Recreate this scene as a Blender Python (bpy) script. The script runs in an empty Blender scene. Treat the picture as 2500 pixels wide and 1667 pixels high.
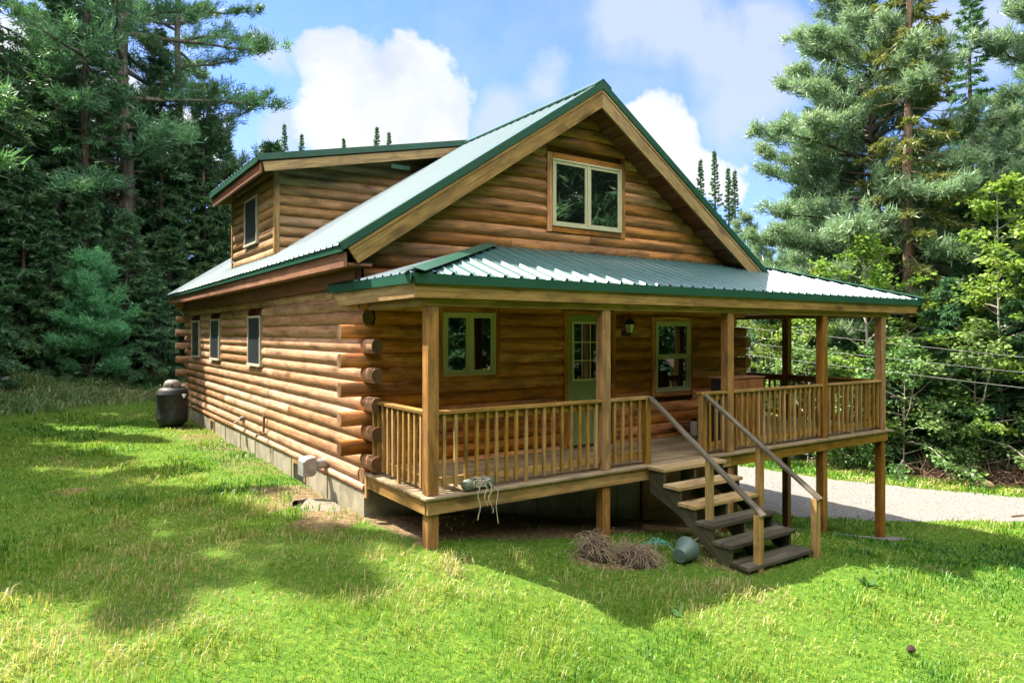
import bpy, math, random
import numpy as np
from mathutils import Vector, Matrix

random.seed(7)
RNG = np.random.default_rng(11)
SC = bpy.context.scene
COL = SC.collection
V3 = Vector

# ------------------------------------------------------------------ scene / camera
CAM = (-3.5532, -6.8671, 1.7999)
YAW, PITCH = 0.5976, 0.00185
FPX, SHIFT = 1701.03, -22.95            # focal length and shift in pixels of a 2500 px wide frame
cam = bpy.data.cameras.new('camera')
cam.sensor_width = 36.0
cam.lens = 36.0 * FPX / 2500.0
cam.shift_y = SHIFT / 2500.0
cam.clip_start, cam.clip_end = 0.1, 3000
camo = bpy.data.objects.new('camera', cam)
COL.objects.link(camo)
camo.location = CAM
camo.rotation_euler = (math.pi / 2 + PITCH, 0, -YAW)
SC.camera = camo

SUN = V3((-0.40, 0.56, 1.0)).normalized()     # towards the sun
SUN_EL = math.asin(SUN.z)

# ------------------------------------------------------------------ node helpers
class NT:
    def __init__(s, tree):
        s.t = tree
        s.n = tree.nodes
    def new(s, typ, **kw):
        nd = s.n.new(typ)
        for k, v in kw.items():
            setattr(nd, k, v)
        return nd
    def link(s, a, b):
        s.t.links.new(a, b)
    def put(s, sock, v):
        if hasattr(v, 'is_linked') or hasattr(v, 'links'):
            s.link(v, sock)
        else:
            sock.default_value = v
    def math(s, op, a, b=None, c=None, clamp=False):
        nd = s.new('ShaderNodeMath', operation=op, use_clamp=clamp)
        s.put(nd.inputs[0], a)
        if b is not None: s.put(nd.inputs[1], b)
        if c is not None: s.put(nd.inputs[2], c)
        return nd.outputs[0]
    def ramp(s, fac, stops, interp='LINEAR'):
        nd = s.new('ShaderNodeValToRGB')
        nd.color_ramp.interpolation = interp
        e = nd.color_ramp.elements
        while len(e) < len(stops): e.new(0.5)
        for el, (p, c) in zip(e, stops):
            el.position = p
            el.color = (c[0], c[1], c[2], 1) if not isinstance(c, (int, float)) else (c, c, c, 1)
        s.put(nd.inputs[0], fac)
        return nd.outputs[0]
    def mix(s, fac, a, b, blend='MIX'):
        nd = s.new('ShaderNodeMix', data_type='RGBA', blend_type=blend)
        s.put(nd.inputs[0], fac)
        for sock, v in ((nd.inputs[6], a), (nd.inputs[7], b)):
            if isinstance(v, tuple): v = (v[0], v[1], v[2], 1)
            s.put(sock, v)
        return nd.outputs[2]
    def noise(s, vec, scale, detail=4, rough=0.55, dist=0.0):
        nd = s.new('ShaderNodeTexNoise')
        nd.inputs['Scale'].default_value = scale
        nd.inputs['Detail'].default_value = detail
        nd.inputs['Roughness'].default_value = rough
        nd.inputs['Distortion'].default_value = dist
        if vec is not None: s.link(vec, nd.inputs['Vector'])
        return nd.outputs['Fac']
    def mapping(s, vec, scale=(1, 1, 1), loc=(0, 0, 0)):
        nd = s.new('ShaderNodeMapping')
        nd.inputs['Scale'].default_value = scale
        nd.inputs['Location'].default_value = loc
        s.link(vec, nd.inputs['Vector'])
        return nd.outputs['Vector']
    def attr(s, name):
        return s.new('ShaderNodeAttribute', attribute_name=name)
    def bump(s, h, strength=0.3, dist=0.01):
        nd = s.new('ShaderNodeBump')
        nd.inputs['Strength'].default_value = strength
        nd.inputs['Distance'].default_value = dist
        s.link(h, nd.inputs['Height'])
        return nd.outputs['Normal']

def material(name):
    m = bpy.data.materials.new(name)
    m.use_nodes = True
    nt = NT(m.node_tree)
    b = m.node_tree.nodes['Principled BSDF']
    return m, nt, b

def m_wood(name, dark, mid, light, rough=0.6, grain=26.0, knots=1.0, stain=0.55, stain_col=(0.045, 0.035, 0.028),
           var=0.30, green=0.0, stain_lo=0.52):
    m, nt, b = material(name)
    uv = nt.new('ShaderNodeUVMap', uv_map='UVMap').outputs[0]
    rnd = nt.attr('rnd').outputs['Fac']
    g = nt.noise(nt.mapping(uv, (1.1, grain, 1)), 1.0, 6, 0.62, 0.35)
    g2 = nt.noise(nt.mapping(uv, (0.45, 5.0, 1)), 1.0, 3, 0.5, 0.6)
    gg = nt.math('MULTIPLY_ADD', g, 0.6, nt.math('MULTIPLY', g2, 0.4))
    c = nt.ramp(gg, ((0.34, dark), (0.5, mid), (0.66, light)))
    mo = nt.noise(nt.mapping(uv, (2.4, 8.0, 1), (1.7, 4.1, 0)), 1.0, 7, 0.72, 0.5)
    c = nt.mix(nt.ramp(mo, ((.36, .62), (.52, 0.0))), c, (dark[0] * .55, dark[1] * .5, dark[2] * .5))
    c = nt.mix(nt.ramp(mo, ((.56, 0.0), (.70, .55))), c, (min(1, light[0] * 1.25), min(1, light[1] * 1.2), light[2] * 1.15))
    # blotches of grey weathering, running along the board
    st = nt.noise(nt.mapping(uv, (0.9, 4.2, 1), (3.1, 7.7, 0)), 1.0, 5, 0.6, 0.8)
    sf = nt.ramp(st, ((stain_lo, 0.0), (stain_lo + 0.22, 1.0)))
    c = nt.mix(nt.math('MULTIPLY', sf, stain), c, stain_col)
    if green > 0:
        gf = nt.ramp(nt.noise(nt.mapping(uv, (1.3, 3.0, 1), (9, 2, 0)), 1.0, 5, 0.65), ((0.42, 0.0), (0.62, 1.0)))
        c = nt.mix(nt.math('MULTIPLY', gf, green), c, (0.055, 0.085, 0.018))
    if knots > 0:
        vo = nt.new('ShaderNodeTexVoronoi', feature='F1')
        nt.link(nt.mapping(uv, (1.25, 3.6, 1)), vo.inputs['Vector'])
        vo.inputs['Scale'].default_value = 1.0
        d = nt.math('ADD', vo.outputs['Distance'], nt.math('MULTIPLY_ADD', g, 0.12, -0.06))
        sel = nt.math('GREATER_THAN', nt.new('ShaderNodeSeparateColor').outputs[0], 2.0)
        sp = nt.new('ShaderNodeSeparateColor')
        nt.link(vo.outputs['Color'], sp.inputs[0])
        pick = nt.math('GREATER_THAN', sp.outputs[0], 0.52)
        kf = nt.ramp(d, ((0.08, 1.0), (0.14, .65), (0.30, 0.0)))
        kf = nt.math('MULTIPLY', kf, nt.math('MULTIPLY', pick, knots))
        c = nt.mix(nt.math('MULTIPLY', kf, 0.85), c, (dark[0] * 0.28, dark[1] * 0.24, dark[2] * 0.22))
    ck = nt.noise(nt.mapping(uv, (0.8, 34.0, 1), (5, 1, 0)), 1.0, 2, 0.5, 1.2)
    c = nt.mix(nt.ramp(ck, ((.66, 0.0), (.71, .75))), c, (dark[0] * .35, dark[1] * .32, dark[2] * .3))
    hv = nt.new('ShaderNodeHueSaturation')
    nt.link(c, hv.inputs['Color'])
    nt.link(nt.math('MULTIPLY_ADD', rnd, 2 * var, 1 - var), hv.inputs['Value'])
    nt.link(nt.math('MULTIPLY_ADD', rnd, -0.25, 1.12), hv.inputs['Saturation'])
    nt.link(hv.outputs[0], b.inputs['Base Color'])
    nt.link(nt.math('MULTIPLY_ADD', g, 0.25, rough - 0.12), b.inputs['Roughness'])
    b.inputs['Specular IOR Level'].default_value = 0.35
    nt.link(nt.bump(gg, 0.35, 0.006), b.inputs['Normal'])
    return m

def m_plain(name, col, rough=0.5, metal=0.0, spec=0.5, noise_amt=0.15, scale=6.0, bump=0.0, dirt=None, dirt_amt=0.0):
    m, nt, b = material(name)
    oc = nt.new('ShaderNodeTexCoord').outputs['Object']
    n = nt.noise(oc, scale, 5, 0.6)
    c = nt.ramp(n, ((0.25, tuple(x * (1 - noise_amt) for x in col)), (0.75, tuple(min(1, x * (1 + noise_amt)) for x in col))))
    if dirt:
        n2 = nt.noise(oc, scale * 0.6, 6, 0.7, 0.5)
        c = nt.mix(nt.math('MULTIPLY', nt.ramp(n2, ((0.48, 0.0), (0.66, 1.0))), dirt_amt), c, dirt)
    nt.link(c, b.inputs['Base Color'])
    nt.link(nt.math('MULTIPLY_ADD', n, 0.2, rough - 0.1), b.inputs['Roughness'])
    b.inputs['Metallic'].default_value = metal
    b.inputs['Specular IOR Level'].default_value = spec
    if bump: nt.link(nt.bump(n, bump, 0.01), b.inputs['Normal'])
    return m

def m_leaf(name, cols, trans=0.35, rough=0.55):
    """foliage: colour varies from clump to clump by the mesh's own 'rnd' value; some light passes through"""
    m, nt, b = material(name)
    rnd = nt.attr('rnd').outputs['Fac']
    oi = nt.new('ShaderNodeObjectInfo').outputs['Random']
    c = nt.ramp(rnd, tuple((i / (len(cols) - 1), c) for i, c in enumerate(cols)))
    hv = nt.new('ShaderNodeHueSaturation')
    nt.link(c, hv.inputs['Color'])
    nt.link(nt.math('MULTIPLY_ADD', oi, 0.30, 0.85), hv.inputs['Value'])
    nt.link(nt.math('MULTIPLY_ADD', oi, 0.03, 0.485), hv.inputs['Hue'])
    nt.link(hv.outputs[0], b.inputs['Base Color'])
    b.inputs['Roughness'].default_value = rough
    b.inputs['Specular IOR Level'].default_value = 0.45
    tr = nt.new('ShaderNodeBsdfTranslucent')
    nt.link(nt.mix(0.6, hv.outputs[0], (1.0, 1.0, 0.45), 'MULTIPLY'), tr.inputs['Color'])
    mx = nt.new('ShaderNodeMixShader')
    mx.inputs[0].default_value = trans
    nt.link(b.outputs[0], mx.inputs[1])
    nt.link(tr.outputs[0], mx.inputs[2])
    nt.link(mx.outputs[0], nt.n['Material Output'].inputs['Surface'])
    return m

M = {}
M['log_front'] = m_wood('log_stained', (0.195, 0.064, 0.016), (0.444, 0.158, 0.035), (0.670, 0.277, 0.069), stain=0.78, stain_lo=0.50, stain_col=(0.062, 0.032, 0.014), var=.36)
M['log_gable'] = m_wood('log_siding_gable', (0.178, 0.073, 0.022), (0.394, 0.170, 0.048), (0.595, 0.280, 0.082), stain=0.75, stain_lo=0.44, stain_col=(0.075, 0.047, 0.022), var=.34)
M['log_side'] = m_wood('log_weathered', (0.196, 0.094, 0.048), (0.356, 0.193, 0.106), (0.506, 0.305, 0.184), stain=0.55, stain_lo=0.53, stain_col=(0.085, 0.056, 0.036), knots=0.8, var=0.26)
M['log_dormer'] = m_wood('log_siding_dormer', (0.185, 0.088, 0.032), (0.333, 0.179, 0.070), (0.480, 0.278, 0.121), stain=0.72, stain_lo=0.44, stain_col=(0.078, 0.056, 0.032), var=.32)
M['end_grain'] = m_wood('log_end', (0.10, 0.05, 0.022), (0.19, 0.095, 0.042), (0.28, 0.15, 0.07), stain=0.8, stain_lo=.4, stain_col=(0.05, 0.032, 0.02), knots=0, grain=9)
M['treated'] = m_wood('board_treated', (0.155, 0.078, 0.019), (0.265, 0.148, 0.038), (0.37, 0.222, 0.066), stain=0.6, stain_lo=0.53, stain_col=(0.095, 0.062, 0.024), knots=0.8, var=0.22)
M['post'] = m_wood('post_wood', (0.14, 0.062, 0.015), (0.245, 0.118, 0.030), (0.35, 0.185, 0.055), stain=0.65, stain_lo=0.50, stain_col=(0.085, 0.05, 0.022), knots=0.8, var=0.18)
M['fascia'] = m_wood('fascia_board', (0.17, 0.098, 0.034), (0.285, 0.176, 0.062), (0.39, 0.255, 0.098), stain=0.6, stain_lo=0.52, stain_col=(0.10, 0.068, 0.03), knots=0.9, var=0.14)
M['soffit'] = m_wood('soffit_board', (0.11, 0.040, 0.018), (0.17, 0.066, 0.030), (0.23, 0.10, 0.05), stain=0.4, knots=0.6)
M['deckwood'] = m_wood('deck_board', (0.15, 0.108, 0.062), (0.235, 0.175, 0.105), (0.32, 0.25, 0.16), stain=0.5, stain_lo=0.53, stain_col=(0.08, 0.064, 0.042), knots=0.4, var=0.22)
M['oldwood'] = m_wood('board_old', (0.034, 0.028, 0.018), (0.066, 0.055, 0.036), (0.125, 0.106, 0.072), stain=0.55, knots=0.3, green=0.14, rough=0.85)
M['moss_wood'] = m_wood('board_mossy', (0.032, 0.027, 0.017), (0.058, 0.050, 0.030), (0.10, 0.086, 0.052), stain=0.5, knots=0.2, green=0.28, rough=0.9)
M['newwood'] = m_wood('board_new', (0.26, 0.175, 0.078), (0.36, 0.255, 0.12), (0.45, 0.335, 0.175), stain=0.45, stain_lo=0.55, stain_col=(0.2, 0.145, 0.075), knots=0.7, var=0.15)
M['greywood'] = m_wood('board_grey', (0.045, 0.036, 0.024), (0.085, 0.068, 0.046), (0.15, 0.125, 0.088), stain=0.6, stain_lo=0.48, stain_col=(0.036, 0.033, 0.022), knots=0.3, rough=0.75)
M['plywood'] = m_wood('plywood', (0.16, 0.066, 0.026), (0.24, 0.105, 0.042), (0.31, 0.15, 0.068), stain=0.4, knots=0.3, grain=12, var=0.1)
M['concrete'] = m_plain('concrete', (0.24, 0.215, 0.155), 0.9, noise_amt=0.35, scale=2.5, bump=0.2, dirt=(0.10, 0.095, 0.05), dirt_amt=0.7)
M['trim_green'] = m_plain('trim_green', (0.016, 0.068, 0.046), 0.36, 0.0, 0.5, 0.08, 3)
M['sage'] = m_plain('frame_sage', (0.42, 0.41, 0.27), 0.5, noise_amt=0.06)
M['tanframe'] = m_plain('frame_tan', (0.40, 0.35, 0.27), 0.55, noise_amt=0.06)
M['doorgreen'] = m_plain('door_green', (0.18, 0.235, 0.10), 0.45, noise_amt=0.05, scale=2)
M['cream'] = m_plain('cream_muntin', (0.50, 0.47, 0.31), 0.5, noise_amt=0.05)
M['black'] = m_plain('black_metal', (0.018, 0.018, 0.018), 0.42, 0.3, noise_amt=0.2)
M['blackbox'] = m_plain('black_panel', (0.012, 0.012, 0.013), 0.6, noise_amt=0.2)
M['tank'] = m_plain('tank_paint', (0.010, 0.012, 0.012), 0.58, 0.0, 0.3, 0.4, 5, 0.12, dirt=(0.07, 0.07, 0.06), dirt_amt=0.35)
M['tankcap'] = m_plain('tank_collar', (0.17, 0.15, 0.12), 0.55, 0.1, 0.5, 0.35, 9, 0.2, dirt=(0.06, 0.055, 0.045), dirt_amt=0.5)
M['galv'] = m_plain('galvanised', (0.30, 0.30, 0.295), 0.5, 0.4, 0.5, 0.3, 12, dirt=(.16,.09,.05), dirt_amt=.5)
M['whiteplastic'] = m_plain('white_plastic', (0.78, 0.78, 0.72), 0.45, noise_amt=0.08)
M['copper'] = m_plain('old_pipe', (0.14, 0.075, 0.05), 0.6, 0.4, noise_amt=0.25)
M['pot'] = m_plain('pot_plastic', (0.070, 0.115, 0.100), 0.42, noise_amt=0.15, scale=9, dirt=(.05,.045,.03), dirt_amt=.5)
M['teal'] = m_plain('teal_plastic', (0.06, 0.26, 0.22), 0.4, noise_amt=0.05)
M['soil'] = m_plain('soil', (0.05, 0.034, 0.022), 0.95, noise_amt=0.5, scale=20, bump=0.6)
M['straw'] = m_plain('dead_stem', (0.24, 0.185, 0.12), 0.8, noise_amt=0.4, scale=30)
M['twine'] = m_plain('twine', (0.42, 0.39, 0.30), 0.8, noise_amt=0.15, scale=30)
M['float'] = m_plain('float_shell', (0.09, 0.105, 0.08), 0.6, noise_amt=0.5, scale=14, bump=0.3)
M['wire'] = m_plain('wire', (0.22, 0.22, 0.21), 0.4, 0.2, noise_amt=0.05)
M['rock'] = m_plain('rock', (0.26, 0.25, 0.23), 0.9, noise_amt=0.35, scale=5, bump=0.5)
M['rocktan'] = m_plain('rock_tan', (0.36, 0.25, 0.12), 0.9, noise_amt=0.35, scale=5, bump=0.5)
M['stick'] = m_plain('dead_branch', (0.15, 0.085, 0.06), 0.9, noise_amt=0.4, scale=8)
M['cone'] = m_plain('pine_cone', (0.05, 0.03, 0.02), 0.9, noise_amt=0.4, scale=40)
M['brownleaf'] = m_plain('dead_leaf', (0.22, 0.16, 0.10), 0.9, noise_amt=0.4, scale=20)
M['lampglass'] = m_plain('lamp_glass', (0.50, 0.50, 0.42), 0.12, noise_amt=0.05)

def m_roof(name, run):
    m, nt, b = material(name)
    oc = nt.new('ShaderNodeTexCoord').outputs['Object']
    n = nt.noise(oc, 1.6, 5, 0.6)
    c = nt.ramp(n, ((0.3, (0.022, 0.082, 0.086)), (0.7, (0.035, 0.106, 0.110))))
    sx = nt.new('ShaderNodeSeparateXYZ'); nt.link(oc, sx.inputs[0])
    across = sx.outputs[1] if run == 'x' else sx.outputs[0]
    wn = nt.new('ShaderNodeTexWhiteNoise', noise_dimensions='1D')
    nt.link(nt.math('FLOOR', nt.math('MULTIPLY', across, 1 / .916)), wn.inputs['W'])
    stk = nt.noise(nt.mapping(oc, (.5, 7, .5) if run == 'x' else (7, .5, .5)), 1.0, 5, .65)
    c = nt.mix(nt.math('MULTIPLY', wn.outputs['Value'], .22), c, (.05, .13, .12))
    c = nt.mix(nt.ramp(stk, ((.52, 0.0), (.72, .45))), c, (.055, .075, .065))
    nt.link(c, b.inputs['Base Color'])
    nt.link(nt.math('MULTIPLY_ADD', n, 0.14, 0.30), b.inputs['Roughness'])
    b.inputs['Metallic'].default_value = 0.0
    b.inputs['Specular IOR Level'].default_value = 0.3
    bn = nt.bump(nt.noise(oc, 7, 3), 0.06, 0.02)
    nt.link(bn, b.inputs['Normal'])
    gl = nt.new('ShaderNodeBsdfGlossy'); gl.inputs['Roughness'].default_value = 0.30; gl.inputs['Color'].default_value = (.95, .97, 1, 1)
    nt.link(bn, gl.inputs['Normal'])
    mx = nt.new('ShaderNodeMixShader'); mx.inputs[0].default_value = 0.13
    nt.link(b.outputs[0], mx.inputs[1]); nt.link(gl.outputs[0], mx.inputs[2])
    nt.link(mx.outputs[0], nt.n['Material Output'].inputs['Surface'])
    return m
M['roof'] = m_roof('roof_metal', 'x'); M['roof_porch'] = m_roof('roof_metal_porch', 'y')

def m_glass():
    m, nt, b = material('window_glass')
    oc = nt.new('ShaderNodeTexCoord').outputs['Object']
    b.inputs['Base Color'].default_value = (0.006, 0.007, 0.007, 1)
    b.inputs['Roughness'].default_value = 0.015
    b.inputs['IOR'].default_value = 2.6
    nt.link(nt.bump(nt.noise(oc, 1.1, 1), 0.05, 0.05), b.inputs['Normal'])
    return m
M['glass'] = m_glass()
def m_screen():
    m, nt, b = material('window_screen')
    b.inputs['Base Color'].default_value = (0.022, 0.028, 0.033, 1)
    b.inputs['Roughness'].default_value = 0.35
    b.inputs['Specular IOR Level'].default_value = 0.12
    return m
M['screen'] = m_screen()

def m_bark(name, a, bcol, c3, sc=1.0):
    m, nt, b = material(name)
    oc = nt.new('ShaderNodeTexCoord').outputs['Object']
    n = nt.noise(nt.mapping(oc, (9 * sc, 9 * sc, 1.6 * sc)), 1.0, 6, 0.65, 0.4)
    c = nt.ramp(n, ((0.32, a), (0.52, bcol), (0.72, c3)))
    nt.link(c, b.inputs['Base Color'])
    b.inputs['Roughness'].default_value = 0.9
    b.inputs['Specular IOR Level'].default_value = 0.2
    nt.link(nt.bump(n, 0.8, 0.03), b.inputs['Normal'])
    return m
M['bark'] = m_bark('bark_pine', (0.03, 0.024, 0.019), (0.075, 0.06, 0.047), (0.15, 0.125, 0.10))
M['bark_grey'] = m_bark('bark_grey', (0.05, 0.045, 0.038), (0.115, 0.10, 0.085), (0.21, 0.19, 0.165))
M['bark_tan'] = m_bark('bark_tan', (0.08, 0.05, 0.032), (0.16, 0.11, 0.075), (0.24, 0.18, 0.13))
M['bark_pale'] = m_bark('bark_pale', (0.16, 0.145, 0.12), (0.27, 0.25, 0.21), (0.38, 0.36, 0.31))
M['spruce'] = m_leaf('needles_spruce', ((0.026, 0.080, 0.042), (0.050, 0.135, 0.064), (0.085, 0.19, 0.08), (0.15, 0.25, 0.09)), 0.38, .42)
M['pine'] = m_leaf('needles_pine', ((0.10, 0.185, 0.105), (0.165, 0.275, 0.16), (0.235, 0.355, 0.21), (0.31, 0.43, 0.26)), 0.36, .42)
M['pinedark'] = m_leaf('needles_pine_dark', ((0.042, 0.130, 0.065), (0.075, 0.195, 0.092), (0.115, 0.25, 0.11), (0.17, 0.31, 0.125)), 0.42, .42)
M['hemlock'] = m_leaf('needles_gold', ((0.06, 0.09, 0.022), (0.105, 0.15, 0.034), (0.165, 0.20, 0.045), (0.23, 0.245, 0.06)), 0.38, .42)
M['young'] = m_leaf('needles_young', ((0.08, 0.28, 0.14), (0.12, 0.37, 0.18), (0.17, 0.43, 0.21)), 0.42, .42)
M['maple'] = m_leaf('leaves_maple', ((0.074, 0.147, 0.023), (0.137, 0.236, 0.038), (0.210, 0.315, 0.053), (0.294, 0.378, 0.084)), 0.5)
M['sapling'] = m_leaf('leaves_sapling', ((0.09, 0.16, 0.03), (0.16, 0.245, 0.045), (0.24, 0.315, 0.06), (0.32, 0.38, 0.09)), 0.48, .42)
M['shrub'] = m_leaf('leaves_shrub', ((0.048, 0.108, 0.026), (0.094, 0.180, 0.048), (0.144, 0.246, 0.070), (0.198, 0.300, 0.102)), 0.42)
M['weed'] = m_leaf('leaves_weed', ((0.05, 0.13, 0.03), (0.09, 0.19, 0.04)), 0.4)

# ------------------------------------------------------------------ mesh helpers
def mesh_object(name, V, F, mat=None, uv=None, rnd=None, parent=None, smooth=False):
    """V (n,3) array, F list of index tuples or (m,k) array; links one mesh object"""
    me = bpy.data.meshes.new(name)
    if isinstance(F, np.ndarray):
        n, k = F.shape
        me.vertices.add(len(V)); me.vertices.foreach_set('co', np.asarray(V, np.float32).ravel())
        me.loops.add(n * k); me.loops.foreach_set('vertex_index', F.astype(np.int32).ravel())
        me.polygons.add(n); me.polygons.foreach_set('loop_start', np.arange(0, n * k, k, dtype=np.int32))
        me.update(calc_edges=True)
        me.validate()
    else:
        me.from_pydata([tuple(v) for v in V], [], F)
    if uv is not None:
        l = me.uv_layers.new(name='UVMap')
        l.data.foreach_set('uv', np.asarray(uv, np.float32).ravel())
    if rnd is not None:
        a = me.attributes.new('rnd', 'FLOAT', 'POINT')
        a.data.foreach_set('value', np.asarray(rnd, np.float32).ravel())
    if smooth:
        me.polygons.foreach_set('use_smooth', np.ones(len(me.polygons), bool))
    o = bpy.data.objects.new(name, me)
    COL.objects.link(o)
    if mat: me.materials.append(mat)
    if parent: attach(o, parent)
    return o

def world_loc(o):
    l = V3(o.location) if o.parent is None else V3((0, 0, 0))
    return l

ROOTLOC = {}
def attach(o, parent):
    """parent a mesh whose vertices are in world coordinates; its origin stays at the world origin"""
    o.parent = parent
    root = parent
    while root.parent: root = root.parent
    if parent.parent is None:
        o.matrix_parent_inverse = Matrix.Translation(-V3(root.location))
    return o

class MB:
    def __init__(s):
        s.v, s.f, s.uv, s.r, s.cap = [], [], [], [], []
    def face(s, idx, uvs):
        s.f.append(tuple(idx)); s.uv.extend(uvs)
    def beam(s, p, q, w, h, up=(0, 0, 1), rnd=None):
        """box from p to q (centre line), width w across, height h along up; uv runs along the length"""
        p, q = V3(p), V3(q)
        d = (q - p); L = d.length; d.normalize()
        up = V3(up); sd = d.cross(up)
        if sd.length < 1e-5: sd = d.cross(V3((0, 1, 0)))
        sd.normalize(); up = sd.cross(d).normalized()
        a, b = sd * (w / 2), up * (h / 2)
        i = len(s.v)
        for c in (p, q):
            for x, y in ((-1, -1), (1, -1), (1, 1), (-1, 1)):
                s.v.append(tuple(c + a * x + b * y))
        rv = random.random() if rnd is None else rnd
        s.r += [rv] * 8
        u0, v0 = random.uniform(0, 50), random.uniform(0, 50)
        per = [0, w, w + h, 2 * w + h, 2 * w + 2 * h]
        for k in range(4):
            k2 = (k + 1) % 4
            s.face((i + k, i + k2, i + 4 + k2, i + 4 + k), [(u0, v0 + per[k]), (u0, v0 + per[k + 1]), (u0 + L, v0 + per[k + 1]), (u0 + L, v0 + per[k])])
        for base, fl in ((0, True), (4, False)):
            ids = [i + base + k for k in range(4)]
            uv = [(u0, v0), (u0, v0 + w), (u0 + h, v0 + w), (u0 + h, v0)]
            if fl: ids, uv = ids[::-1], uv[::-1]
            s.face(ids, uv)
    def box(s, lo, hi, axis=None, rnd=None):
        lo, hi = V3(lo), V3(hi)
        c, d = (lo + hi) / 2, hi - lo
        if axis is None: axis = max(range(3), key=lambda k: d[k])
        p, q = c.copy(), c.copy()
        p[axis], q[axis] = lo[axis], hi[axis]
        if axis == 0: s.beam(p, q, d.y, d.z, (0, 0, 1), rnd)
        elif axis == 1: s.beam(p, q, d.x, d.z, (0, 0, 1), rnd)
        else: s.beam(p, q, d.x, d.y, (0, 1, 0), rnd)
    def prism(s, poly, axis, a, b, uvdir=None, rnd=None):
        """polygon (2-D, in the two other axes in order) extruded along axis from a to b"""
        n = len(poly); i = len(s.v)
        def mk(p, t):
            l = list(p); l.insert(axis, t); return tuple(l)
        for t in (a, b):
            for p in poly: s.v.append(mk(p, t))
        rv = random.random() if rnd is None else rnd
        s.r += [rv] * (2 * n)
        if uvdir is None:
            best = max(((V3(poly[k]) - V3(poly[(k + 1) % n])) for k in range(n)), key=lambda e: e.length)
            uvdir = best.normalized()
        ud = V3(uvdir).normalized(); vd = V3((-ud.y, ud.x))
        u0, v0 = random.uniform(0, 50), random.uniform(0, 50)
        U = [(u0 + V3(p).dot(ud), v0 + V3(p).dot(vd)) for p in poly]
        s.face([i + k for k in range(n)], U)
        s.face([i + n + k for k in range(n)][::-1], U[::-1])
        per = 0
        for k in range(n):
            k2 = (k + 1) % n
            e = (V3(poly[k2]) - V3(poly[k])).length
            if e > abs(b - a):
                uv = [(u0 + per, v0), (u0 + per + e, v0), (u0 + per + e, v0 + b - a), (u0 + per, v0 + b - a)]
            else:
                uv = [(u0, v0 + per), (u0, v0 + per + e), (u0 + b - a, v0 + per + e), (u0 + b - a, v0 + per)]
            s.face((i + k2, i + k, i + n + k, i + n + k2), [uv[1], uv[0], uv[3], uv[2]])
            per += e
    def sweep(s, prof_a, prof_b, closed=True, caps=True, rnd=None, L=None, perim=None):
        """two matching rings of 3-D points joined into one piece (logs)"""
        n = len(prof_a); i = len(s.v)
        s.v += [tuple(p) for p in prof_a] + [tuple(p) for p in prof_b]
        rv = random.random() if rnd is None else rnd
        s.r += [rv] * (2 * n)
        u0, v0 = random.uniform(0, 60), random.uniform(0, 60)
        per = [0.0]
        for k in range(n):
            per.append(per[-1] + (V3(prof_a[(k + 1) % n]) - V3(prof_a[k])).length)
        ua = [0.0] * n
        ub = [(V3(prof_b[k]) - V3(prof_a[k])).length for k in range(n)]
        for k in range(n if closed else n - 1):
            k2 = (k + 1) % n
            s.face((i + k, i + k2, i + n + k2, i + n + k),
                   [(u0, v0 + per[k]), (u0, v0 + per[k + 1]), (u0 + ub[k2], v0 + per[k + 1]), (u0 + ub[k], v0 + per[k])])
        if caps:
            s.cap += [len(s.f), len(s.f) + 1]
            s.face([i + k for k in range(n)][::-1], [(u0 + per[k] * .3, v0 + per[k] * .3) for k in range(n)][::-1])
            s.face([i + n + k for k in range(n)], [(u0 + per[k] * .3, v0 + per[k] * .3) for k in range(n)])
    def tube(s, pts, rad, sides=8, caps=True, rnd=None):
        pts = [V3(p) for p in pts]
        if not hasattr(rad, '__len__'): rad = [rad] * len(pts)
        i = len(s.v); n = len(pts)
        rv = random.random() if rnd is None else rnd
        u0, v0 = random.uniform(0, 50), random.uniform(0, 50)
        ref = None; acc = 0; us = []
        for k, p in enumerate(pts):
            d = (pts[min(k + 1, n - 1)] - pts[max(k - 1, 0)]).normalized()
            if ref is None:
                ref = d.orthogonal().normalized()
            ref = (ref - d * ref.dot(d))
            ref = ref.normalized() if ref.length > 1e-6 else d.orthogonal().normalized()
            b = d.cross(ref)
            if k: acc += (pts[k] - pts[k - 1]).length
            us.append(acc)
            for j in range(sides):
                a = 2 * math.pi * j / sides
                s.v.append(tuple(p + (ref * math.cos(a) + b * math.sin(a)) * rad[k]))
                s.r.append(rv)
        for k in range(n - 1):
            for j in range(sides):
                j2 = (j + 1) % sides
                c = 2 * math.pi * rad[k] / sides
                s.face((i + k * sides + j, i + k * sides + j2, i + (k + 1) * sides + j2, i + (k + 1) * sides + j),
                       [(u0 + us[k], v0 + c * j), (u0 + us[k], v0 + c * (j + 1)), (u0 + us[k + 1], v0 + c * (j + 1)), (u0 + us[k + 1], v0 + c * j)])
        if caps:
            for base, fl in ((0, True), ((n - 1) * sides, False)):
                ids = [i + base + j for j in range(sides)]
                uv = [(u0 + math.cos(j) * .05, v0 + math.sin(j) * .05) for j in range(sides)]
                if fl: ids, uv = ids[::-1], uv[::-1]
                s.face(ids, uv)
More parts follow.
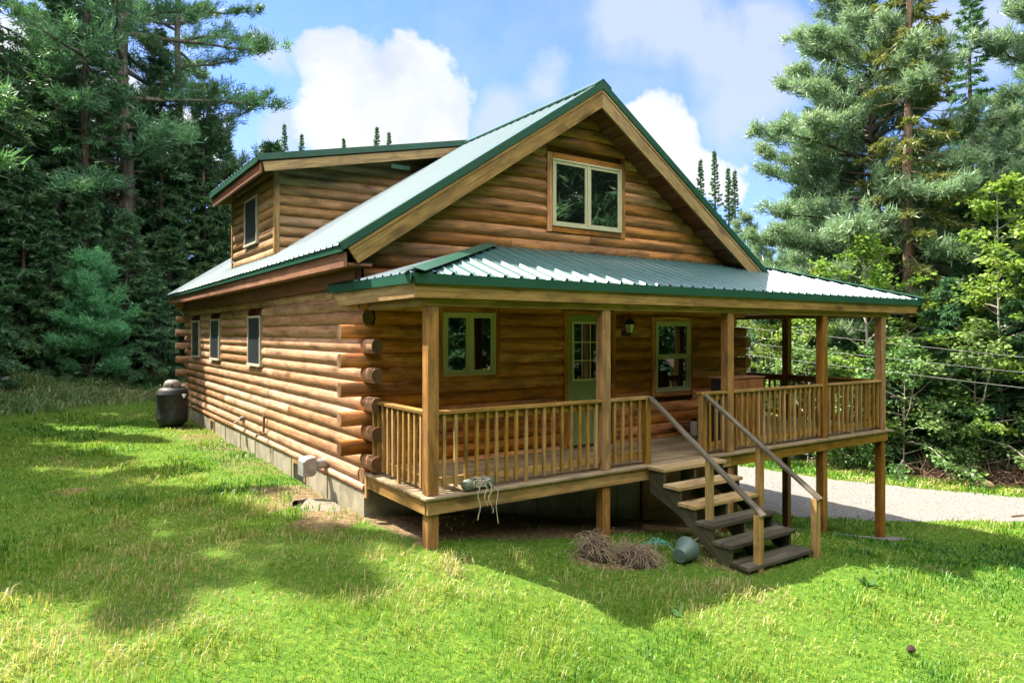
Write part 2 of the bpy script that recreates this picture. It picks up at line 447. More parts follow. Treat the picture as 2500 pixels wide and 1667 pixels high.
    def lathe(s, prof, centre, segs=28, axis=(0, 0, 1), rnd=None):
        ax = V3(axis).normalized(); e1 = ax.orthogonal().normalized(); e2 = ax.cross(e1); c = V3(centre)
        i = len(s.v); n = len(prof); rv = random.random() if rnd is None else rnd
        for (r, z) in prof:
            for j in range(segs):
                a = 2 * math.pi * j / segs
                s.v.append(tuple(c + ax * z + (e1 * math.cos(a) + e2 * math.sin(a)) * r)); s.r.append(rv)
        for k in range(n - 1):
            for j in range(segs):
                j2 = (j + 1) % segs
                s.face((i + k * segs + j, i + k * segs + j2, i + (k + 1) * segs + j2, i + (k + 1) * segs + j),
                       [(j / segs, prof[k][1]), (j2 / segs, prof[k][1]), (j2 / segs, prof[k + 1][1]), (j / segs, prof[k + 1][1])])
    def build(s, name, mat, parent=None, bevel=0.0, smooth=False, auto=None, capmat=None):
        me = bpy.data.meshes.new(name)
        me.from_pydata(s.v, [], s.f)
        l = me.uv_layers.new(name='UVMap')
        l.data.foreach_set('uv', np.array(s.uv, np.float32).ravel())
        a = me.attributes.new('rnd', 'FLOAT', 'POINT')
        a.data.foreach_set('value', np.array(s.r, np.float32))
        me.materials.append(mat)
        if capmat:
            me.materials.append(capmat)
            for k in s.cap: me.polygons[k].material_index = 1
        if smooth: me.polygons.foreach_set('use_smooth', np.ones(len(me.polygons), bool))
        if auto is not None:
            me.polygons.foreach_set('use_smooth', np.ones(len(me.polygons), bool))
            me.set_sharp_from_angle(angle=math.radians(auto))
        o = bpy.data.objects.new(name, me)
        COL.objects.link(o)
        if bevel:
            bv = o.modifiers.new('edge', 'BEVEL'); bv.width = bevel; bv.segments = 1; bv.limit_method = 'ANGLE'
        if parent: attach(o, parent)
        return o

def tag(o, label=None, cat=None, group=None, kind=None):
    if label: o['label'] = label
    if cat: o['category'] = cat
    if group: o['group'] = group
    if kind: o['kind'] = kind
    return o
def thing(name, label, cat, loc, group=None):
    o = bpy.data.objects.new(name, None)
    COL.objects.link(o)
    o.location = loc
    o.empty_display_size = 0.2
    return tag(o, label, cat, group)

# ------------------------------------------------------------------ terrain height
CTRL = np.array([
    (-.3, 1.8, -.56), (-.3, 6, -.55), (-.3, 11, -.555), (-.3, 14.5, -.55), (.07, 0, -.59), (2.66, 0, -.93), (3.2, 1.69, -1.06),
    (4.67, 1.69, -1.33), (5.67, 1.69, -1.5), (3.5, -1.62, -1.03), (4.6, -1.72, -1.03), (1.2, -1.85, -.96), (3.0, -.97, -1.0), (2.4, -.6, -.97),
    (7.6, .05, -1.65), (9.55, .05, -2.05), (9.55, 2, -2.28), (7.5, 1.7, -1.85), (10.6, 3.0, -2.38), (14.7, -.4, -2.42), (16.5, 3.7, -2.42),
    (17.5, .6, -2.44), (14.8, 7.3, -2.4), (12, 4.5, -2.42), (12.8, -2.4, -2.25), (10, 10, -2.4), (16, 12, -2.4),
    (8, -4, -1.72), (6, -3, -1.35), (12, -6, -2.1), (18, -4, -2.4), (4.1, -4.1, -1.3), (0, -3, -1.06), (-.5, -4.5, -1.12), (-3.6, -.4, -.72), (-3, 3, -.6),
    (-3.5, -5, -1.0), (-3.5, -8, -1.2), (2, -9, -1.5), (-8, -4, -.8), (-4, 8, -.56), (-4, 13, -.56), (-2, 15, -.56), (-7, 3, -.5), (-8, 8, -.45), (-7, 11, -.5),
    # bank and forest floor to the left and behind
    (-4.6, 14.5, -.45), (-2.6, 17.2, -.32), (.5, 18.5, -.35), (-7.5, 12.5, -.3), (-5.6, 17.0, .15), (-3.2, 19.6, .28), (.2, 21.5, .15), (-8.5, 14.5, .15), (4, 22, -.2),
    (-12, 9, .1), (-15, 15, .7), (-9, 24, .9), (-2, 28, .7), (6, 30, .2), (14, 25, -1.6), (9, 20, -1.2), (20, 15, -2.5), (24, 6, -2.5), (26, -2, -2.6),
    (-20, 0, .2), (-20, 30, 1.5), (0, 45, 1.2), (30, 30, -1.5), (40, 8, -2.6), (35, -15, -3), (10, -20, -2.2), (-10, -20, -1.2), (-25, -15, 0),
    (-60, 0, 2), (-45, 50, 3), (0, 80, 3), (60, 50, 0), (70, 0, -2), (50, -50, -3), (0, -70, -2), (-50, -50, 0)], float)
def _phi(r): return np.sqrt(r * r + 0.35)
_d = np.hypot(CTRL[:, None, 0] - CTRL[None, :, 0], CTRL[:, None, 1] - CTRL[None, :, 1])
_n = len(CTRL)
_A = np.zeros((_n + 1, _n + 1)); _A[:_n, :_n] = _phi(_d) + np.eye(_n) * 1e-3; _A[:_n, _n] = 1; _A[_n, :_n] = 1
_W = np.linalg.solve(_A, np.append(CTRL[:, 2], 0))
def gz(x, y):
    x = np.asarray(x, float); y = np.asarray(y, float)
    cx, cy = np.clip(x, -75, 75), np.clip(y, -75, 85)
    out = np.full(x.shape, _W[_n])
    for k in range(_n):
        out = out + _W[k] * _phi(np.hypot(cx - CTRL[k, 0], cy - CTRL[k, 1]))
    bumps = 0.018 * np.sin(x * 2.1 + 1.3 * np.sin(y * 1.3)) * np.cos(y * 1.9 + .6) + 0.012 * np.sin(x * 5.3 + y * 3.1) * np.sin(y * 4.7 - x)
    return out + bumps
def g1(x, y): return float(gz(np.array([x]), np.array([y]))[0])

# value noise for masks
def vnoise(x, y, s, seed=0):
    r = np.random.default_rng(seed); T = r.random((64, 64))
    x, y = np.asarray(x) / s, np.asarray(y) / s
    xi, yi = np.floor(x).astype(int), np.floor(y).astype(int)
    fx, fy = x - xi, y - yi
    fx, fy = fx * fx * (3 - 2 * fx), fy * fy * (3 - 2 * fy)
    g = lambda a, b: T[a % 64, b % 64]
    return (g(xi, yi) * (1 - fx) + g(xi + 1, yi) * fx) * (1 - fy) + (g(xi, yi + 1) * (1 - fx) + g(xi + 1, yi + 1) * fx) * fy
def fbm(x, y, s, seed=0, o=3):
    return sum(vnoise(x, y, s / 2 ** k, seed + k) / 2 ** k for k in range(o)) / sum(1 / 2 ** k for k in range(o))
def sstep(a, b, x):
    t = np.clip((np.asarray(x) - a) / (b - a), 0, 1); return t * t * (3 - 2 * t)

# drive outline: a strip that runs past the cabin's right side and swings towards the road on the right
DR_NEAR = [(9.6, 30), (9.8, 14), (9.8, 8), (9.9, 4.6), (10.3, 3.2), (11.3, 2.2), (12.8, .9), (14.7, -.4), (20, -3.6), (30, -9), (45, -16)]
DR_FAR = [(15.2, 30), (15.2, 14), (14.9, 9), (14.8, 7.3), (15.2, 5.6), (15.7, 4.2), (16.3, 2.6), (17.5, .6), (22.5, -2.4), (32, -7), (46, -13)]
def poly_inside(px, py, poly):
    x, y = np.asarray(px), np.asarray(py); c = np.zeros(x.shape, bool); n = len(poly)
    for i in range(n):
        x1, y1 = poly[i]; x2, y2 = poly[(i + 1) % n]
        cond = ((y1 > y) != (y2 > y)) & (x < (x2 - x1) * (y - y1) / ((y2 - y1) + 1e-12) + x1)
        c ^= cond
    return c
DRIVE = DR_NEAR + DR_FAR[::-1]

# ------------------------------------------------------------------ ground
def ground_axis(lo, hi, step, far):
    a = list(np.arange(lo, hi + 1e-6, step)); d = step; x = hi
    while x < far: d *= 1.35; x += d; a.append(x)
    d = step; x = lo
    while x > -far: d *= 1.35; x -= d; a.insert(0, x)
    return np.array(a)
def dirt_mask(X, Y):
    """bare soil: under the deck, along the left wall, worn spots of the lawn"""
    d = sstep(1.0, 0.25, np.abs(X + .40) / 1.0) * sstep(.9, 1.6, Y) * sstep(5.0, 3.4, Y) * sstep(.22, .48, fbm(X, Y, .55, 15))
    d = np.maximum(d, 0.45 * sstep(.9, .3, np.abs(X + .4)) * sstep(4, 5.5, Y) * sstep(15, 12, Y))
    d = np.maximum(d, sstep(-.05, .7, Y) * sstep(-.3, .2, X) * sstep(7.6, 6.0, X) * sstep(2.2, 1.5, Y))
    d = np.maximum(d, .8 * sstep(1.0, .3, np.hypot((X - 2.3) / 1.2, (Y + .55) / .5)))
    worn = sstep(.60, .78, fbm(X, Y, 1.1, 5)) * .5
    return np.maximum(d, worn * sstep(16, 8, np.hypot(X, Y)) * sstep(-3.2, -1.5, X + .25 * Y))
def forest_mask(X, Y):
    """1 where the forest floor starts"""
    left = sstep(19.0, 21.5, Y + X * .45 + 2.0 * (fbm(X, Y, 4, 21) - .5)) * sstep(9, 5, X)
    left = np.maximum(left, sstep(-7.5, -9.5, X + .1 * Y + 1.0) * sstep(-6, -2, Y))
    right = sstep(.4, 1.4, (X - np.interp(Y, [-13, -7, -2.4, .6, 2.6, 4.2, 7.3, 30], [46, 32, 22.5, 18.3, 17.2, 16.8, 16.4, 16.6])))
    back = sstep(16.5, 18, Y) * sstep(3, 6, X) * (1 - sstep(8.5, 9.5, X) * sstep(16, 15, X))
    return np.clip(np.maximum(np.maximum(left, right), back), 0, 1)
gx, gy = ground_axis(-14, 26, .2, 900), ground_axis(-10, 26, .2, 900)
X, Y = np.meshgrid(gx, gy); Z = gz(X, Y)
nx, ny = len(gx), len(gy)
idx = np.arange(nx * ny).reshape(ny, nx)
Fq = np.stack([idx[:-1, :-1], idx[:-1, 1:], idx[1:, 1:], idx[1:, :-1]], -1).reshape(-1, 4)
ground = mesh_object('ground', np.stack([X, Y, Z], -1).reshape(-1, 3), Fq, smooth=True)
for nm, arr in (('dirt', dirt_mask(X, Y)), ('forest', forest_mask(X, Y))):
    a = ground.data.attributes.new(nm, 'FLOAT', 'POINT'); a.data.foreach_set('value', arr.astype(np.float32).ravel())
tag(ground, kind='structure')
def m_ground():
    m, nt, b = material('lawn_soil')
    oc = nt.new('ShaderNodeTexCoord').outputs['Object']
    n1 = nt.noise(oc, 1.3, 6, 0.65); n2 = nt.noise(oc, 14, 6, 0.7); n3 = nt.noise(oc, 60, 3, 0.6)
    moss = nt.ramp(n2, ((0.3, (0.030, 0.080, 0.010)), (0.55, (0.075, 0.145, 0.016)), (0.75, (0.19, 0.215, 0.035))))
    soil = nt.ramp(n2, ((0.3, (0.06, 0.042, 0.022)), (0.5, (0.15, 0.105, 0.058)), (0.72, (0.30, 0.22, 0.13))))
    fl = nt.ramp(n2, ((0.3, (0.03, 0.026, 0.016)), (0.55, (0.065, 0.055, 0.035)), (0.75, (0.12, 0.10, 0.065))))
    d = nt.attr('dirt').outputs['Fac']
    df = nt.ramp(nt.math('ADD', d, nt.math('MULTIPLY_ADD', n1, 0.9, -0.5)), ((0.28, 0.0), (0.55, 1.0)))
    c = nt.mix(df, moss, soil)
    c = nt.mix(nt.attr('forest').outputs['Fac'], c, fl)
    nt.link(c, b.inputs['Base Color'])
    b.inputs['Roughness'].default_value = 0.95
    b.inputs['Specular IOR Level'].default_value = 0.1
    h = nt.math('MULTIPLY_ADD', n3, 0.4, n2)
    nt.link(nt.bump(h, 0.7, 0.04), b.inputs['Normal'])
    return m
ground.data.materials.append(m_ground())

# gravel drive, laid just above the ground
def resample(pl, n):
    pl = np.array(pl, float); s = np.r_[0, np.cumsum(np.hypot(*np.diff(pl, axis=0).T))]
    t = np.linspace(0, s[-1], n); return np.stack([np.interp(t, s, pl[:, 0]), np.interp(t, s, pl[:, 1])], -1)
Nd, Md = 160, 16
A_, B_ = resample(DR_NEAR, Nd), resample(DR_FAR, Nd)
wob = (fbm(np.arange(Nd) * .4, np.zeros(Nd), 1.2, 77) - .5)[:, None] * .35
A_ = A_ + wob * np.array([[-.3, -.8]]); B_ = B_ + wob[::-1] * np.array([[.4, .5]])
tt = np.linspace(0, 1, Md)
P = A_[:, None] * (1 - tt)[None, :, None] + B_[:, None] * tt[None, :, None]
edge = np.minimum(tt, 1 - tt)
Zd = gz(P[..., 0], P[..., 1]) + 0.03 * np.clip(edge * 8, 0, 1)[None] + .004
ids = np.arange(Nd * Md).reshape(Nd, Md)
drive = mesh_object('driveway', np.concatenate([P, Zd[..., None]], -1).reshape(-1, 3),
                    np.stack([ids[:-1, :-1], ids[:-1, 1:], ids[1:, 1:], ids[1:, :-1]], -1).reshape(-1, 4), smooth=True)
def m_gravel():
    m, nt, b = material('gravel')
    oc = nt.new('ShaderNodeTexCoord').outputs['Object']
    vo = nt.new('ShaderNodeTexVoronoi'); vo.inputs['Scale'].default_value = 42; nt.link(oc, vo.inputs['Vector'])
    sp = nt.new('ShaderNodeSeparateColor'); nt.link(vo.outputs['Color'], sp.inputs[0])
    n = nt.noise(oc, .9, 5, 0.6); n2 = nt.noise(oc, 9, 5, .7)
    c = nt.ramp(sp.outputs[0], ((0.0, (0.10, 0.096, 0.09)), (0.5, (0.16, 0.155, 0.148)), (1.0, (0.24, 0.235, 0.226))))
    c = nt.mix(nt.ramp(n, ((0.5, 0.0), (0.75, 0.35))), c, (0.20, 0.165, 0.125))
    c = nt.mix(nt.ramp(n2, ((0.62, 0.0), (0.75, 0.3))), c, (0.14, 0.115, 0.09))
    nt.link(c, b.inputs['Base Color']); b.inputs['Roughness'].default_value = 0.95
    b.inputs['Specular IOR Level'].default_value = 0.15
    nt.link(nt.bump(vo.outputs['Distance'], 0.6, 0.02), b.inputs['Normal'])
    return m
M['gravel'] = m_gravel()
drive.data.materials.append(M['gravel'])
tag(drive, kind='structure')
# strip of drip-line gravel below the right part of the deck
Pa, Pb = resample([(8.2, 1.9), (8.4, .5), (9.3, -.25), (10.0, -.35)], 24), resample([(9.7, 3.0), (9.4, .95), (9.7, .3), (10.3, .1)], 24)
tt = np.linspace(0, 1, 6); P = Pa[:, None] * (1 - tt)[None, :, None] + Pb[:, None] * tt[None, :, None]
ids = np.arange(24 * 6).reshape(24, 6)
gp = mesh_object('gravel_path', np.concatenate([P, (gz(P[..., 0], P[..., 1]) + .012)[..., None]], -1).reshape(-1, 3),
                 np.stack([ids[:-1, :-1], ids[:-1, 1:], ids[1:, 1:], ids[1:, :-1]], -1).reshape(-1, 4), mat=M['gravel'], smooth=True)
tag(gp, kind='structure')

exec_parts = []
# ------------------------------------------------------------------ CABIN
D = 1.69                 # y of the front log wall
XL, XR = -.07, 7.47      # outer faces of the side walls
YB = 14.66               # back wall
RIDGE_X, RIDGE_Z, EAVE_X, EAVE_Z = 3.70, 5.69, -.52, 2.88
SL = (RIDGE_Z - EAVE_Z) / (RIDGE_X - EAVE_X)
RY0, RY1 = 1.28, 15.08
def rz(x):               # main roof surface
    return RIDGE_Z - SL * abs(x - RIDGE_X)
cabin = thing('log_cabin', 'brown log cabin with green metal roof, shed dormer and wraparound wooden porch', 'cabin', (3.7, 8, -.55))
HC, Z0 = .187, 1.726     # course height; a front-passing course starts at Z0
NP = 9
def course_profile(zlo, h, thick=.16):
    """(out, z) pairs: outer arc bottom to top, inner arc back down; out = 0 at the proudest line, negative inwards"""
    r = .118; hh = h / 2
    outer = []
    for i in range(NP):
        t = -1 + 2 * i / (NP - 1)
        tz = t * hh * .995
        outer.append((-(r - math.sqrt(max(r * r - (tz * .187 / h) ** 2, 0))) , zlo + hh + tz))
    inner = [(-thick - o, z) for o, z in outer[::-1]]
    return outer + inner
def front_log(mb, x0, x1, zlo, h, y=D, clip=False, sub=0):
    pr = course_profile(zlo, h); y = y - random.uniform(0, .008)
    def ends(z):
        a, b = x0, x1
        if clip:
            lim = (z - (EAVE_Z - .365)) / SL + EAVE_X
            a, b = max(a, lim), min(b, 2 * RIDGE_X - lim)
        return a, b
    A = []; B = []
    for o, z in pr:
        a, b = ends(z)
        if b - a < .02: a = b = RIDGE_X
        A.append((a, y - o, z)); B.append((b, y - o, z))
    mb.sweep(A[::-1], B[::-1])
def side_log(mb, y0, y1, zlo, h, x=XL, sgn=1):
    pr = course_profile(zlo, h); x = x - sgn * random.uniform(0, .008)
    A = [(x - sgn * o, y0, z) for o, z in pr]; B = [(x - sgn * o, y1, z) for o, z in pr]
    if sgn > 0: mb.sweep(A, B)
    else: mb.sweep(A[::-1], B[::-1])
def cut(a, b, holes, zlo, h):
    """what is left of the run a..b where openings (lo, hi, z0, z1) overlap the course"""
    runs = [(a, b)]
    for lo, hi, z0, z1 in holes:
        if min(z1, zlo + h) - max(z0, zlo) < .06: continue
        out = []
        for r0, r1 in runs:
            if hi <= r0 or lo >= r1: out.append((r0, r1)); continue
            if lo > r0: out.append((r0, lo))
            if hi < r1: out.append((hi, r1))
        runs = out
    return [r for r in runs if r[1] - r[0] > .03]
def split_len(a, b, mn=2.0, mx=4.2):
    """long runs are made of shorter logs butted end to end"""
    out = []; x = a
    while b - x > mx:
        l = random.uniform(mn, mx)
        if b - x - l < .8: break
        out.append((x, x + l - .007)); x += l
    out.append((x, b)); return out

HOLES_F = [(1.02, 2.05, 1.12, 2.19), (3.25, 4.34, 0, 2.17), (5.17, 6.21, .70, 2.09)]
HOLES_G = [(2.92, 4.55, 3.37, 4.60)]
HOLES_L = [(6.62, 7.65, 1.14, 2.17), (10.22, 11.32, 1.14, 2.17), (12.65, 13.79, 1.14, 2.17)]
courses = [(-.27, .126, -11)] + [(Z0 + HC * j, HC, j) for j in range(-10, 24)]
wf, wg, wl, wr = MB(), MB(), MB(), MB()
for zlo, h, j in courses:
    zt = zlo + h
    even = j % 2 == 0
    if zlo < 2.60:
        # front wall, porch storey
        pj = -9 <= j <= 0
        x0 = ((-.36 if pj else XL + .012) if even else .105); x1 = ((7.74 if j <= 2 else 7.45) if even else 7.29)
        if j == -11: x0, x1 = .0, 7.4
        for r0, r1 in cut(x0, x1, HOLES_F, zlo, h):
            for s0, s1 in split_len(r0, r1, 2.4, 5.5): front_log(wf, s0, s1, zlo, h)
        # side walls
        y0 = (D + .165 if even else (1.39 if pj else D + .012)); y1 = (YB - .165 if even else YB + .32)
        if j == -11: y0, y1 = D, YB
        for r0, r1 in cut(y0, y1, HOLES_L, zlo, h):
            for s0, s1 in split_len(r0, r1, 3.0, 5.5): side_log(wl, s0, s1, zlo, h)
        for s0, s1 in split_len(y0, y1, 3.0, 5.5): side_log(wr, s0, s1, zlo, h, XR, -1)
        front_log(wr, -.36 if even else .1, 7.74 if even else 7.3, zlo, h, y=YB + .0) if False else None
        bx0, bx1 = (-.36, 7.74) if even else (.1, 7.3)
        front_log(wr, bx0, bx1, zlo, h, y=YB - .16)
    elif zlo < 2.79:
        side_log(wl, D, YB, zlo, h); side_log(wr, D, YB, zlo, h, XR, -1)
        for s0, s1 in split_len(-.2, 7.6, 1.6, 3.6): front_log(wg, s0, s1, zlo, h, clip=False)
    if zlo >= 2.79 and zlo < 5.25:
        lim = (zlo - (EAVE_Z - .365)) / SL + EAVE_X
        a, b = max(-.12, lim), min(7.52, 2 * RIDGE_X - lim)
        if b - a > .1:
            for r0, r1 in cut(a, b, HOLES_G, zlo, h):
                for s0, s1 in split_len(r0, r1, 1.5, 3.4): front_log(wg, s0, s1, zlo, h, clip=True)
            front_log(wr, a, b, zlo, h, y=YB - .16, clip=True)
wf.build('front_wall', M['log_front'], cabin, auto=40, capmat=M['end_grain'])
wg.build('gable_wall', M['log_gable'], cabin, auto=40)
wl.build('side_wall', M['log_side'], cabin, auto=40, capmat=M['end_grain'])
wr.build('far_wall', M['log_side'], cabin, auto=40)
# dark core so nothing shows through the joints
core = MB()
core.box((XL + .14, D + .14, -.2), (XR - .14, YB - .3, 2.78))
core.prism([(.2, 2.78), (7.2, 2.78), (RIDGE_X, 5.3)], 1, D + .14, YB - .3)
core.build('inner_wall', M['soffit'], cabin)
# foundation
fb = MB()
def fbox(x0, y0, x1, y1, zb, zt, ax): fb.box((x0, y0, zb), (x1, y1, zt), ax)
fb.box((XL + .03, D + .03, -2.6), (XL + .23, YB - .02, -.272), 1)
fb.box((XL + .232, D + .03, -2.6), (4.93, D + .23, -.272), 0)
fb.box((XR - .23, D + 2.4, -2.8), (XR - .03, YB - .02, -.272), 1)
for yy in (3.1, 4.85, 5.95, 7.2, 8.4, 9.8, 12.3): fb.box((XL + .018, yy, -.9), (XL + .032, yy + .035, -.275), 2)
for xx in (.75, 1.9, 2.75, 3.6, 4.4): fb.box((xx, D + .016, -1.9), (xx + .03, D + .032, -.275), 2)
fb.build('foundation', M['concrete'], cabin)
w_ = MB()
w_.box((4.95, D + .02, -2.4), (7.44, D + .07, -.272), 0)
w_.box((4.94, D - .02, -2.4), (5.06, D + .018, -.2), 2)
w_.box((7.30, D - .02, -2.6), (7.45, D + .018, -.2), 2)
w_.build('plywood_skirt', M['plywood'], cabin)
for y0, y1 in ((4.1, 4.75), (10.95, 11.45)):
    w_ = MB(); w_.box((XL + .012, y0, -.56), (XL + .06, y0 + .06, -.275), 2); w_.box((XL + .012, y1 - .06, -.56), (XL + .06, y1, -.275), 2)
    w_.box((XL + .012, y0 + .06, -.33), (XL + .06, y1 - .06, -.275), 1)
    cw = w_.build('cellar_window', M['fascia'], cabin)
    p_ = MB(); p_.box((XL + .024, y0 + .06, -.62), (XL + .03, y1 - .06, -.33), 1); p_.build('pane', M['blackbox'], cw)

# ---- roofs: ribbed sheet metal
def rib_profile(s0, s1, period=.229, h=.024):
    pts = [(s0, 0.0)]; s = s0 + .03
    while s < s1 - .06:
        for d, z in ((0, 0), (.014, h), (.042, h), (.056, 0)): pts.append((s + d, z))
        if period > .2:
            m = s + .056 + (period - .056) / 2
            if m + .02 < s1: pts += [(m - .014, 0), (m - .006, .005), (m + .006, .005), (m + .014, 0)]
        s += period
    pts.append((s1, 0.0)); return pts
def sheet(mb, prof, lo, hi):
    """lo(s), hi(s) give the sheet's end points for rib coordinate s; rib height is added along z"""
    i = len(mb.v); rv = .5
    for s, z in prof:
        a, b = V3(lo(s)), V3(hi(s))
        mb.v += [(a.x, a.y, a.z + z), (b.x, b.y, b.z + z)]; mb.r += [rv, rv]
    for k in range(len(prof) - 1):
        j = i + 2 * k
        mb.face((j, j + 1, j + 3, j + 2), [(0, prof[k][0]), (4, prof[k][0]), (4, prof[k + 1][0]), (0, prof[k + 1][0])])
def strip(mb, p, q, dn, w1, w2=None, lift=0.0):
    pass
mr = MB()
sheet(mr, rib_profile(RY0, RY1), lambda s: (EAVE_X, s, EAVE_Z), lambda s: (RIDGE_X, s, RIDGE_Z - .004))
sheet(mr, rib_profile(RY0, RY1), lambda s: (2 * RIDGE_X - EAVE_X, s, EAVE_Z), lambda s: (RIDGE_X, s, RIDGE_Z - .004))
roof = mr.build('roof', M['roof'], cabin)
# roof deck board under the metal, with rake and eave boards
rb = MB()
for sg in (1, -1):
    X_ = lambda x: RIDGE_X + sg * (x - RIDGE_X)
    rb.prism([(X_(EAVE_X + .02), EAVE_Z + .02 * SL - .012), (RIDGE_X, RIDGE_Z - .016), (RIDGE_X, RIDGE_Z - .13), (X_(EAVE_X + .12), EAVE_Z + .12 * SL - .13)], 1, RY0 + .05, RY1 - .05)
for k in range(26):      # soffit planks seen under the overhang
    pass
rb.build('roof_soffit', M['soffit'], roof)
sp_ = MB()
nb = 24
for sg in (1, -1):
    for k in range(nb):
        xa, xb = EAVE_X + .2 + (RIDGE_X - EAVE_X - .2) * k / nb, EAVE_X + .2 + (RIDGE_X - EAVE_X - .2) * (k + 1) / nb - .012
        X_ = lambda x: RIDGE_X + sg * (x - RIDGE_X)
        sp_.prism([(X_(xa), rz(xa) - .345), (X_(xb), rz(xb) - .345), (X_(xb), rz(xb) - .365 - .004 * (k % 3)), (X_(xa), rz(xa) - .365 - .004 * (k % 3))], 1, RY0 + .06, D + .02)
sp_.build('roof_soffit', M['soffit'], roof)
for sg in (1, -1):
    rk = MB()
    X_ = lambda x: RIDGE_X + sg * (x - RIDGE_X)
    rk.prism([(X_(-.40), rz(-.40) - .150), (RIDGE_X - sg * .002, RIDGE_Z - .150), (RIDGE_X - sg * .002, RIDGE_Z - .385), (X_(-.285), rz(-.285) - .375)], 1, RY0 + .012, RY0 + .055)
    rk.prism([(X_(-.42), rz(-.42) - .100), (RIDGE_X - sg * .002, RIDGE_Z - .100), (RIDGE_X - sg * .002, RIDGE_Z - .152), (X_(-.40), rz(-.40) - .152)], 1, RY0 + .002, RY0 + .05)
    rk.build('rake_board', M['fascia'], roof, bevel=.004)
for xa, xb in ((-.455, -.415), (2 * RIDGE_X + .415, 2 * RIDGE_X + .455)):
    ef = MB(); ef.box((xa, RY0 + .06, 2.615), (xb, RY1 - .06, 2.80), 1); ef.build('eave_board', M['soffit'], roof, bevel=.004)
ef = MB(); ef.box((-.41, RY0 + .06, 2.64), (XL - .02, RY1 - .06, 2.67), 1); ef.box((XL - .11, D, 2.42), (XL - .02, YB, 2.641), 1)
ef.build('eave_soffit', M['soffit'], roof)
tg = MB()
for sg in (1, -1):
    X_ = lambda x: RIDGE_X + sg * (x - RIDGE_X)
    for y0, y1 in ((RY0 - .012, RY0 + .001), (RY1 - .001, RY1 + .012)):
        tg.prism([(X_(EAVE_X - .015), rz(EAVE_X - .015) + .028), (RIDGE_X - sg * .001, RIDGE_Z + .028), (RIDGE_X - sg * .001, RIDGE_Z - .095), (X_(EAVE_X + .035), rz(EAVE_X + .035) - .088)], 1, y0, y1)
    tg.prism([(X_(EAVE_X - .015), rz(EAVE_X - .015) + .031), (RIDGE_X - sg * .001, RIDGE_Z + .031), (RIDGE_X - sg * .001, RIDGE_Z + .027), (X_(EAVE_X - .015), rz(EAVE_X - .015) + .027)], 1, RY0 + .001, RY0 + .12)
    tg.box((min(X_(EAVE_X + .02), X_(EAVE_X + .03)), RY0 + .001, EAVE_Z - .085), (max(X_(EAVE_X + .02), X_(EAVE_X + .03)), RY1 - .001, EAVE_Z + .004), 1)
    # ridge cap
    tg.prism([(RIDGE_X - sg * .001, RIDGE_Z + .062), (RIDGE_X - sg * .17, RIDGE_Z + .062 - .17 * SL), (RIDGE_X - sg * .17, RIDGE_Z + .035 - .17 * SL), (RIDGE_X - sg * .001, RIDGE_Z + .035)], 1, RY0 - .014, RY1 + .014)
tg.build('roof_trim', M['trim_green'], roof)

# ---- dormer
DX, DY0, DY1 = -.08, 5.70, 9.0
DEX, DEY0, DEY1, DEZ = -.50, 5.28, 9.25, 4.80
DS = (RIDGE_Z + .005 - DEZ) / (RIDGE_X - DEX)
def dz(x): return DEZ + DS * (x - DEX)
dm = MB()
z = rz(DX) - .02
zs = []
while z < dz(DX) - .1:
    zs.append(z); z += HC
HOLE_D = [(6.84, 7.86, 3.50, 4.49)]
for z in zs:
    h = min(HC, dz(DX) - .08 - z)
    if h < .05: continue
    for r0, r1 in cut(DY0 + .05, DY1, HOLE_D, z, h): side_log(dm, r0, r1, z, h, DX)
# cheek walls: logs cut to the main roof at the right and to the shed roof above
def cheek(mb, y, sgn):
    z = rz(DX) - .02
    while z < 5.5:
        pr = course_profile(z, HC)
        A, B = [], []
        for o, zz in pr:
            xr = RIDGE_X - (RIDGE_Z - zz) / SL - .01                # main roof surface at this height
            xl = max(DX + .03, DEX + (zz + .12 - DEZ) / DS)         # shed roof underside
            if xl > xr: xl = xr
            A.append((xl, y - sgn * o, zz)); B.append((xr, y - sgn * o, zz))
        if max(b[0] - a[0] for a, b in zip(A, B)) > .02:
            mb.sweep(A[::-1], B[::-1]) if sgn > 0 else mb.sweep(A, B)
        z += HC
cheek(dm, DY0, 1); cheek(dm, DY1, -1)
dormer = dm.build('dormer', M['log_dormer'], cabin, auto=40)
d2 = MB()
d2.box((DX - .015, DY0 - .014, rz(DX) - .02), (DX + .075, DY0 + .0, dz(DX) - .1), 2)
d2.box((DX - .017, DY0 - .0, rz(DX) - .02), (DX + .0, DY0 + .075, dz(DX) - .1), 2)
d2.build('corner_board', M['treated'], dormer, bevel=.003)
d2 = MB()
d2.box((DX - .017, DY1 - .075, rz(DX) - .02), (DX + .0, DY1, dz(DX) - .1), 2)
d2.build('corner_board', M['treated'], dormer, bevel=.003)
d3 = MB()
d3.box((DX + .12, DY0 + .1, 3.0), (DX + .2, DY1 - .1, dz(DX) - .14))
d3.build('inner_wall', M['soffit'], dormer)
dr = MB()
sheet(dr, rib_profile(DEY0, DEY1), lambda s: (DEX, s, DEZ), lambda s: (RIDGE_X, s, dz(RIDGE_X)))
dr.build('dormer_roof', M['roof'], dormer)
d4 = MB()
d4.prism([(DEX + .05, dz(DEX + .05) - .012), (RIDGE_X - .02, dz(RIDGE_X - .02) - .012), (RIDGE_X - .3, dz(RIDGE_X - .3) - .115), (DEX + .12, dz(DEX + .12) - .115)], 1, DEY0 + .05, DEY1 - .05)
d4.build('soffit', M['soffit'], dormer)
